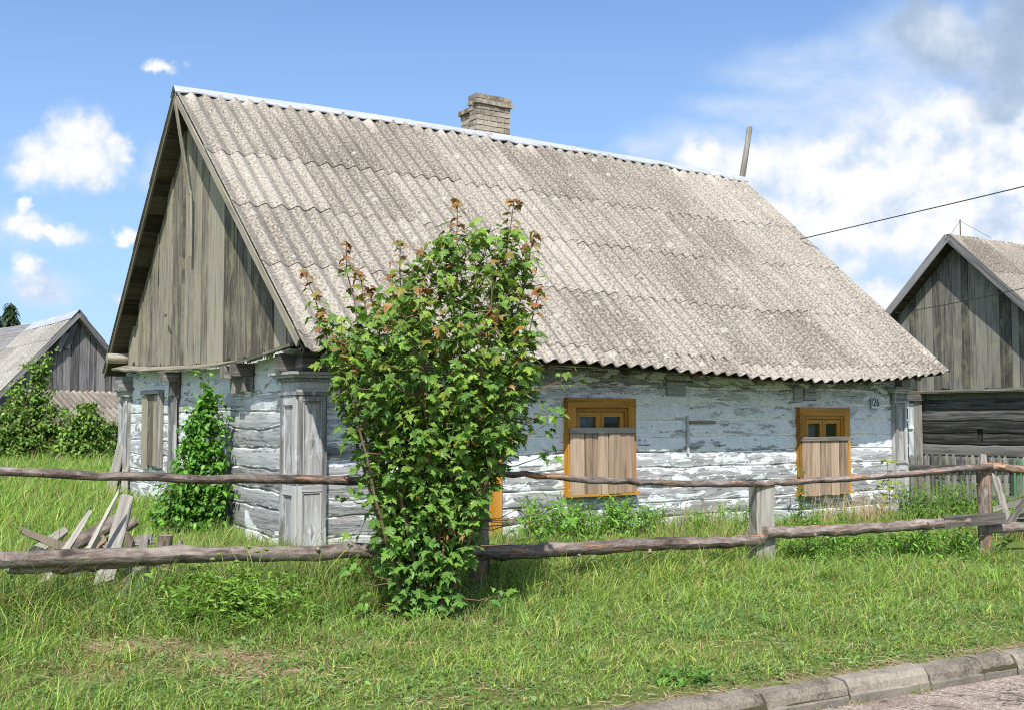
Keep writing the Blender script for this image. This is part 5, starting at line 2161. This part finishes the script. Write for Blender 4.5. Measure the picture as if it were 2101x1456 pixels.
def place_weeds():
    fl = 'light green narrow leaved weed under the bottom rail right of the squared post'
    protos = [leafy_weed('leafy_weed', fl, (0, 0, 0), .36, 7, WG, 'weeds under the right rail') for _ in range(3)]
    spots = []
    for k in range(30):
        px = 1590 + k * 14.5 + rng.normal(0, 7)
        y = fence_y(px) + rng.uniform(-.15, .55)
        spots.append((px, y))
    for i, (px, y) in enumerate(spots):
        x = pxdir(px, 1000)[0] * y
        loc = (x, y, float(ground_z(x, y)))
        if i < 3:
            protos[i].location = loc
        else:
            copy_thing(protos[i % 3], loc, random.random() * 6.28, rng.uniform(.75, 1.2))
    fl = 'tall light green leafy weed along the foot of the white front wall'
    protos = [leafy_weed('leafy_weed', fl, (0, 0, 0), .56, 11, WG, 'weeds along the front wall', .11) for _ in range(3)]
    us = [(2.55, .5), (2.65, .25), (2.75, .55), (2.85, .38), (3.05, .6), (3.1, .22), (3.3, .55), (3.55, .6), (3.8, .25), (4.05, .55), (4.3, .3), (4.7, .35), (5.05, .3), (5.35, .35), (5.65, .75), (6.3, .5), (6.5, .7), (7.2, .55), (2.95, .42), (2.75, .30), (3.2, .30), (3.42, .40), (3.65, .28), (3.9, .45), (4.15, .35), (4.5, .75), (4.9, .5), (5.2, .7), (5.5, .45), (5.8, .6), (6.05, .4)]
    for i, (u, dv) in enumerate(us):
        p = hw(u, -dv, 0)
        loc = (p[0], p[1], float(ground_z(p[0], p[1])))
        k = rng.uniform(.7, 1.02) * (1.0 if u < 4.3 else .72)
        if i < 3:
            protos[i].location = loc
        else:
            copy_thing(protos[i % 3], loc, random.random() * 6.28, k)
    fl = 'dense green weed clump between the cottage end and the picket fence'
    protos = [leafy_weed('leafy_weed', fl, (0, 0, 0), .55, 9, [(.10, .24, .035), (.13, .28, .045)], 'weeds before the picket fence', .09) for _ in range(2)]
    for i, px in enumerate((1872, 1890, 1905, 1925, 1945, 1962, 1980, 2000, 2030, 2055)):
        y = 15.0 + rng.normal(0, .35)
        x = pxdir(px, 1000)[0] * y
        loc = (x, y, float(ground_z(x, y)))
        if i < 2:
            protos[i].location = loc
        else:
            copy_thing(protos[i % 2], loc, random.random() * 6.28, rng.uniform(.8, 1.15))
    p = hw(6.72, -.30, 0)
    leafy_weed('leafy_weed', 'tall dark green weed standing in front of the wall left of the second window', (p[0], p[1], float(ground_z(p[0], p[1]))), .78, 3, [(.07, .17, .03)], None, .10, spread=.03, nl=26)
    p = at(1405, 1425, 6.55)
    leafy_weed('leafy_weed', 'small bright herb growing at the kerb edge in the foreground', (p[0], p[1], float(ground_z(p[0], p[1]))), .13, 12, [(.12, .30, .05), (.09, .25, .04)], None, .05, T_OVATE, 'herb', .06, 8)
    p = at(1110, 1110, 10.9)
    t = leafy_weed('flowering_weed', 'weed with small violet flowers before the front wall right of the maple', (p[0], p[1], float(ground_z(p[0], p[1]))), .62, 7, [(.09, .20, .035)], None, .08, cat='weed')
    n = 40
    P = np.stack([rng.normal(0, .16, n), rng.normal(0, .1, n), rng.uniform(.4, .68, n)], 1)
    leaves('flowers', T_OVATE, P, rng.normal(0, 1, (n, 3)), rng.normal(0, 1, (n, 3)) - [0, 1, 0], np.full(n, .026), colmix(n, [(.22, .17, .50), (.30, .24, .60)]), M['bush_leaf'], t)['kind'] = 'stuff'
    for px, py, y in ((655, 1302, 7.7),):
        p = at(px, py, y)
        gz = float(ground_z(p[0], y))
        t = thing('cornflower', 'single blue cornflower in the grass left of the maple', 'flower', (p[0], y, gz))
        b = MB(); b.tube([(0, 0, -.02), (.01, 0, .12), (0, 0, p[2] - gz)], .003, 4)
        b.build('stalk', M['green_stem'], t)
        n = 16
        a = rng.uniform(0, 6.28, n)
        leaves('flower_head', T_LANCE, np.tile([0, 0, p[2] - gz], (n, 1)), np.stack([np.cos(a), np.sin(a), .5 + 0 * a], 1), np.tile([0, -.3, 1.0], (n, 1)), np.full(n, .03), colmix(n, [(.10, .12, .60)]), M['bush_leaf'], t)
    # maple seedling under the second window
    p = hw(8.25, -.45, 0)
    gz = float(ground_z(p[0], p[1]))
    t = thing('maple_seedling', 'slender yellow green maple seedling before the wall right of the second window', 'seedling', (p[0], p[1], gz))
    b = MB()
    b.tube([(0, 0, -.03), (.02, 0, .4), (-.01, 0, .82)], [.007, .005, .003], 5)
    P = []; Tn = []
    for z in (.22, .33, .43, .52, .62, .80):
        a0 = random.random() * 6
        for j in range(5):
            a = a0 + j * 1.257
            r = rng.uniform(.04, .24) * (1.05 - z)
            e = np.array([r * math.cos(a), r * math.sin(a), z + .02])
            b.tube([(0, 0, z - .03), e], .002, 3, 0, False)
            P.append(e); Tn.append((math.cos(a), math.sin(a), 0))
    b.build('stem', M['green_stem'], t)
    T, N = leaf_pose(np.array(Tn), 5, 30, .2, .1)
    leaves('foliage', T_MAPLE, np.array(P), T, N, rng.uniform(.07, .10, len(P)), colmix(len(P), [(.26, .32, .04), (.20, .30, .04)]), M['leaf'], t)


place_weeds()


def poppies():
    y = 8.05
    x = pxdir(480, 1250)[0] * y
    gz = float(ground_z(x, y))
    t = thing('poppy_clump', 'lush poppy clump with feathery leaves and nodding green buds by the bottom rail', 'flower', (x, y, gz))
    st = MB(); bud = MB()
    for px, py in ((455, 1137), (505, 1121), (522, 1130), (541, 1124), (430, 1146), (345, 1167), (402, 1158), (480, 1150)):
        tip = at(px, py, y + rng.normal(0, .08)) - [x, y, gz]
        bs = np.array([rng.normal(0, .12), rng.normal(0, .08), 0])
        q = np.linspace(0, 1, 6)[:, None]
        path = bs + (tip - bs) * q + np.array([0, 0, .05]) * np.sin(math.pi * q)
        st.tube(path, np.linspace(.005, .003, 6), 5)
        k = 6
        s = np.linspace(0, math.pi, k)
        dv = unit(np.array([rng.choice([-1, 1]), 0, rng.normal(-.1, .3)]))
        bud.tube(path[-1] + dv * np.linspace(0, .042, k)[:, None], .002 + .0125 * np.sin(s), 7)
    P = []; Tn = []; Nn = []; Sz = []
    for k in range(280):
        bs = np.array([rng.normal(0, .23), rng.normal(-.16, .15), rng.uniform(.04, .42) * rng.random() ** .3])
        a = random.random() * 6.28
        L = rng.uniform(.07, .21)
        el = rng.uniform(.3, 1.15)
        d = np.array([math.cos(a) * math.cos(el), math.sin(a) * math.cos(el), math.sin(el)])
        side = unit(np.cross(d, [0, 0, 1.0]))
        up = np.cross(side, d)
        path = [bs + d * L * s - np.array([0, 0, .10]) * s * s for s in np.linspace(0, 1, 9)]
        st.tube(path, .0025, 3, 0, False)
        for i, p in enumerate(path[1:]):
            for sg in (-1, 1):
                P.append(p); Tn.append(side * sg + d * .7 + rng.normal(0, .45, 3)); Nn.append(up); Sz.append(.046 * (1.1 - .5 * i / 8) * rng.uniform(.5, 1.5))
    st.build('stalks', M['green_stem'], t)
    bo = bud.build('buds', M['green_stem'], t)
    leaves('foliage', T_LANCE, np.array(P), np.array(Tn), np.array(Nn) + rng.normal(0, .5, (len(P), 3)), np.array(Sz), colmix(len(P), [(.19, .35, .05), (.25, .41, .065), (.14, .28, .045)]), M['bush_leaf'], t)


poppies()


# ------------------------------------------------------------------ grass
def in_house(x, y):
    dx, dy = x - BASE[0], y - BASE[1]
    u = dx * UD[0] + dy * UD[1]; v = dx * VD[0] + dy * VD[1]
    return (u > -.02) & (u < 9.25) & (v > -.02) & (v < 7.1), u, v


def scatter(n, x0, x1, y0, y1):
    x = rng.uniform(x0, x1, n); y = rng.uniform(y0, y1, n)
    return x, y


def grass_height(x, y):
    d = kerb_d(x, y)
    h = np.interp(d, [4.88, 5.1, 5.6, 6.6, 7.4, 8.1, 8.7, 10.6, 14, 30], [.03, .04, .065, .09, .10, .15, .24, .17, .20, .24])
    left = np.clip((-.7 - x) / .6, 0, 1) * np.clip((d - 7.75) / .35, 0, 1) * np.clip((9.0 - d) / .4, 0, 1)
    h = h + left * .17
    yard = np.clip((d - 8.5) / .5, 0, 1) * np.clip((x - 2.4) / .4, 0, 1)
    h = h * (1 - .35 * yard)
    h = h * (.55 + .95 * fbm(x * 1.7, y * 1.7, 21)) * (.50 + 1.0 * tuft(x, y))
    pp = pxdir(480, 1250)[0] * 8.0
    h = h * (1 - .25 * np.exp(-(((x - pp) / .38) ** 2 + ((y - 7.95) / .3) ** 2)))
    return h


def tuft(x, y):
    return np.clip((fbm(x * 6.5, y * 6.5, 51, 2) - .28) * 2.2, 0, 1)


def blades(name, x, y, h, w, col, lean, label, mat, seg=3, wind=(.25, .1)):
    n = len(x)
    z = np.where(kerb_d(x, y) < 4.76, 0.0, ground_z(x, y))
    az = rng.uniform(0, 2 * math.pi, n)
    ld = np.stack([np.cos(az) + wind[0], np.sin(az) + wind[1], np.zeros(n)], 1)
    fa = rng.uniform(0, 2 * math.pi, n)
    sd = np.stack([np.cos(fa), np.sin(fa), np.zeros(n)], 1)
    ts = np.array([0, .38, .72, 1.0]) if seg == 3 else np.array([0, .55, 1.0])
    base = np.stack([x, y, z - .01], 1)
    V = []
    for t in ts:
        c = base + np.array([0, 0, 1.0]) * (h * t * (1 - .35 * lean * t))[:, None] + ld * (h * lean * t * t)[:, None]
        k = (1 - t ** 1.7) * (.75 + .5 * min(t * 3, 1))
        if t < 1:
            V += [c - sd * (w * k * .5)[:, None], c + sd * (w * k * .5)[:, None]]
        else:
            V += [c]
    m = len(V)
    Vv = np.stack(V, 1).reshape(-1, 3)
    o = (np.arange(n) * m)[:, None]
    F4 = np.concatenate([o + np.array([[2 * i, 2 * i + 1, 2 * i + 3, 2 * i + 2]]) for i in range(seg - 1)], 0)
    F3 = o + np.array([[2 * seg - 2, 2 * seg - 1, 2 * seg]])
    C = np.repeat(col, m, 0)
    ob = raw_mesh(name, Vv, F4, F3, None, C, mat)
    tag(ob, label, None, None, 'stuff')
    return ob


def gcol(x, y, n, dry):
    a = fbm(x * 1.1, y * 1.1, 31)[:, None]
    A = np.array([.26, .385, .075]); B_ = np.array([.165, .29, .060]); C_ = np.array([.35, .44, .11])
    c = B_ + (A - B_) * np.clip((a - .3) * 2.5, 0, 1)
    t = rng.random((n, 1))
    c = np.where(t < .25, C_, c)
    c = np.where(rng.random((n, 1)) < .06, np.array([.18, .30, .15]), c)
    s = rng.random((n, 1)) < (.14 + .75 * dry[:, None])
    st = np.array([.42, .33, .17]) * rng.uniform(.6, 1.15, (n, 1))
    c = np.where(s, st, c)
    return c * rng.uniform(.5, 1.5, (n, 1))


def grass():
    G = []
    # verge
    x, y = scatter(360000, -5.6, 7.2, 5.2, 12.2)
    d = kerb_d(x, y)
    ih, u, v = in_house(x, y)
    keep = (np.abs(x) < .50 * y + .25) & (d > 4.875) & (d < 8.9) & ~ih
    x, y, d = x[keep], y[keep], d[keep]
    dry = ground.dry(x, y)
    keep = rng.random(len(x)) < (.45 + .55 * tuft(x, y)) * (1 - .88 * dry) * np.clip((d - 4.86) / .3, .25, 1)
    x, y = x[keep], y[keep]; dry = dry[keep]
    n = len(x)
    h = .88 * grass_height(x, y) * rng.gamma(6, 1 / 6, n).clip(.35, 1.9) * (1 - .72 * dry)
    w = rng.uniform(.0035, .0095, n) * (.8 + .06 * (y - 5))
    blades('verge_grass', x, y, h, w, gcol(x, y, n, dry), rng.uniform(.15, 1.5, n), 'short green grass of the verge with dry straw patches', M['grass'])
    # tussocks standing above the rest
    m = 210
    cx, cy = scatter(m, -5, 6.8, 6.6, 12)
    dd = kerb_d(cx, cy)
    ih, u, v = in_house(cx, cy)
    ok = (np.abs(cx) < .5 * cy) & ~ih & (dd > 6.2) & (dd < 10.4) & (ground.dry(cx, cy) < .3) & (rng.random(m) < np.clip((dd - 5.8) / 2.2, .15, 1)) & ~((u < -.02) & (v > -.2))
    cx, cy, dd = cx[ok], cy[ok], dd[ok]
    k = 46
    r = rng.normal(0, 1, (len(cx), k, 2)) * rng.uniform(.03, .085, (len(cx), 1, 1))
    x = (cx[:, None] + r[..., 0]).ravel(); y = (cy[:, None] + r[..., 1]).ravel()
    hb = np.repeat(rng.uniform(.13, .26, len(cx)) * np.interp(dd, [6, 8.2, 9.5], [.65, 1.0, 1.35]), k)
    n = len(x)
    tc_ = np.repeat(np.array([[.20, .36, .07], [.29, .44, .09], [.17, .33, .10], [.24, .38, .06]])[rng.integers(0, 4, len(cx))], k, 0)
    blades('tall_tussocks', x, y, hb * rng.uniform(.5, 1.25, n), rng.uniform(.005, .010, n), tc_ * rng.uniform(.6, 1.4, (n, 1)), rng.uniform(.2, 1.2, n), 'taller wild grass tussocks in the verge and yard', M['grass'])
    # weeds and dead grass in the gutter and kerb joints
    t_ = np.concatenate([rng.normal(c0, .07, 40) for c0 in (2.2, 3.15, 4.05, 5.5, 5.0, 4.6)] + [rng.uniform(0, 8, 90)])
    dg = 4.722 + rng.normal(0, .014, len(t_))
    p = np.outer(t_, KT) + np.outer(dg, KN)
    n = len(p)
    cc = np.where(rng.random((n, 1)) < .5, np.array([.20, .33, .07]), np.array([.42, .33, .19])) * rng.uniform(.6, 1.2, (n, 1))
    blades('gutter_grass', p[:, 0], p[:, 1], rng.uniform(.02, .08, n), rng.uniform(.004, .007, n), cc, rng.uniform(.3, 1.4, n), 'sparse grass growing at the foot of the kerb', M['grass'])
    # front yard and the strip beyond the fence
    x, y = scatter(260000, -8.5, 9.5, 8.0, 17.5)
    d = kerb_d(x, y)
    ih, u, v = in_house(x, y)
    keep = (np.abs(x) < .50 * y + .3) & (d > 8.6) & ~ih & ((u > -.02) | (v < 1.0)) & (v < 4) & (rng.random(len(x)) < .5 + .5 * tuft(x, y))
    x, y = x[keep], y[keep]
    n = len(x)
    dry = np.full(n, .10) + .15 * (fbm(x * 2, y * 2, 9) > .6)
    h = grass_height(x, y) * rng.uniform(.45, 1.35, n)
    w = rng.uniform(.005, .009, n) * (.7 + .035 * y)
    blades('yard_grass', x, y, h, w, gcol(x, y, n, dry), rng.uniform(.1, .9, n), 'longer grass of the cottage yard behind the pole fence', M['grass'])
    # meadow on the left
    x, y = scatter(330000, -18, -1.5, 9.0, 33)
    ih, u, v = in_house(x, y)
    keep = (np.abs(x) < .50 * y + .5) & ((u < -.02) | (v > 7.15)) & (kerb_d(x, y) > 8.6) & (rng.random(len(x)) < np.clip(14 / y, .35, 1))
    x, y = x[keep], y[keep]
    n = len(x)
    h = grass_height(x, y) * rng.uniform(.5, 1.3, n)
    w = rng.uniform(.006, .010, n) * (.5 + .055 * y)
    c = gcol(x, y, n, np.full(n, .04)) * np.array([1.0, 1.08, 1.0])
    blades('meadow_grass', x, y, h, w, c, rng.uniform(.1, .9, n), 'tall lush meadow grass left of the cottage', M['grass'], 3, (.5, .1))
    # tall stalks with pale seed heads
    x, y = scatter(5200, -6, 8, 7.0, 14.5)
    ih, u, v = in_house(x, y)
    d = kerb_d(x, y)
    keep = (np.abs(x) < .5 * y) & ~ih & (d > 7.5) & (d < 10.7) & (rng.random(len(x)) < np.where(d < 8.7, np.where(x < -.8, .8, .06), .7))
    x, y = x[keep], y[keep]
    n = len(x)
    h = grass_height(x, y) * rng.uniform(1.3, 2.0, n)
    blades('seed_stalks', x, y, h, np.full(n, .0045), np.array([.24, .26, .10]) * rng.uniform(.7, 1.3, (n, 1)), rng.uniform(.05, .5, n), 'thin grass stalks gone to seed near the fence', M['grass'])
    # dry straw standing under the second window
    us = rng.normal(7.7, .38, 260); vs = rng.uniform(-.75, -.12, 260)
    p = BASE[:2] + np.outer(us, UD[:2]) + np.outer(vs, VD[:2])
    us2 = rng.normal(4.9, .5, 120); vs2 = rng.uniform(-.8, -.15, 120)
    p = np.vstack([p, BASE[:2] + np.outer(us2, UD[:2]) + np.outer(vs2, VD[:2])])
    n = len(p)
    blades('dry_stalks', p[:, 0], p[:, 1], rng.uniform(.25, .62, n), np.full(n, .007), np.array([.50, .41, .24]) * rng.uniform(.7, 1.2, (n, 1)), rng.uniform(.05, .45, n), 'dry straw coloured stalks before the front wall', M['grass'])
    # broad herb leaves among the grass
    n0 = 9500
    x, y = scatter(n0, -5, 6.5, 5.3, 11.5)
    d = kerb_d(x, y)
    keep = (np.abs(x) < .5 * y + .2) & (d > 4.95) & (d < 9.0) & (fbm(x * 1.4, y * 1.4, 77) > .40)
    x, y = x[keep], y[keep]
    k = 6
    X = np.repeat(x, k); Y = np.repeat(y, k)
    n = len(X)
    a = rng.uniform(0, 6.28, n)
    z = ground_z(X, Y) + np.repeat(grass_height(x, y), k) * rng.uniform(.15, .75, n)
    P = np.stack([X + np.cos(a) * .015, Y + np.sin(a) * .015, z], 1)
    T, N = leaf_pose(np.stack([np.cos(a), np.sin(a), 0 * a], 1), -50, 25, .4, .1)
    o = leaves('herb_leaves', T_OVATE + T_LANCE, P, T, N, rng.uniform(.010, .036, n) * rng.uniform(.7, 1.3, n), colmix(n, [(.15, .28, .06), (.21, .35, .08), (.11, .22, .06), (.19, .29, .12)]), M['bush_leaf'])
    tag(o, 'clover and plantain leaves scattered through the verge grass', None, None, 'stuff')
    # dry litter on the bare patches and along the kerb
    x, y = scatter(140000, -5, 6.5, 5.3, 9.5)
    dr = ground.dry(x, y)
    keep = (np.abs(x) < .5 * y + .2) & (kerb_d(x, y) > 4.86) & (rng.random(len(x)) < dr * .5 + .05)
    x, y = x[keep], y[keep]
    n = len(x)
    a = rng.uniform(0, 6.28, n)
    P = np.stack([x, y, ground_z(x, y) + rng.uniform(.004, .025, n)], 1)
    tl = ovate_template(.035, .2, .15)
    o = leaves('straw_litter', [tl], P, np.stack([np.cos(a), np.sin(a), rng.normal(0, .18, n)], 1), np.tile([0, 0, 1.0], (n, 1)) + rng.normal(0, .3, (n, 3)), rng.uniform(.04, .12, n), np.array([.48, .38, .23]) * rng.uniform(.5, 1.2, (n, 1)), M['grass'])
    tag(o, 'dry straw litter on the bare patches and along the kerb', None, None, 'stuff')


grass()
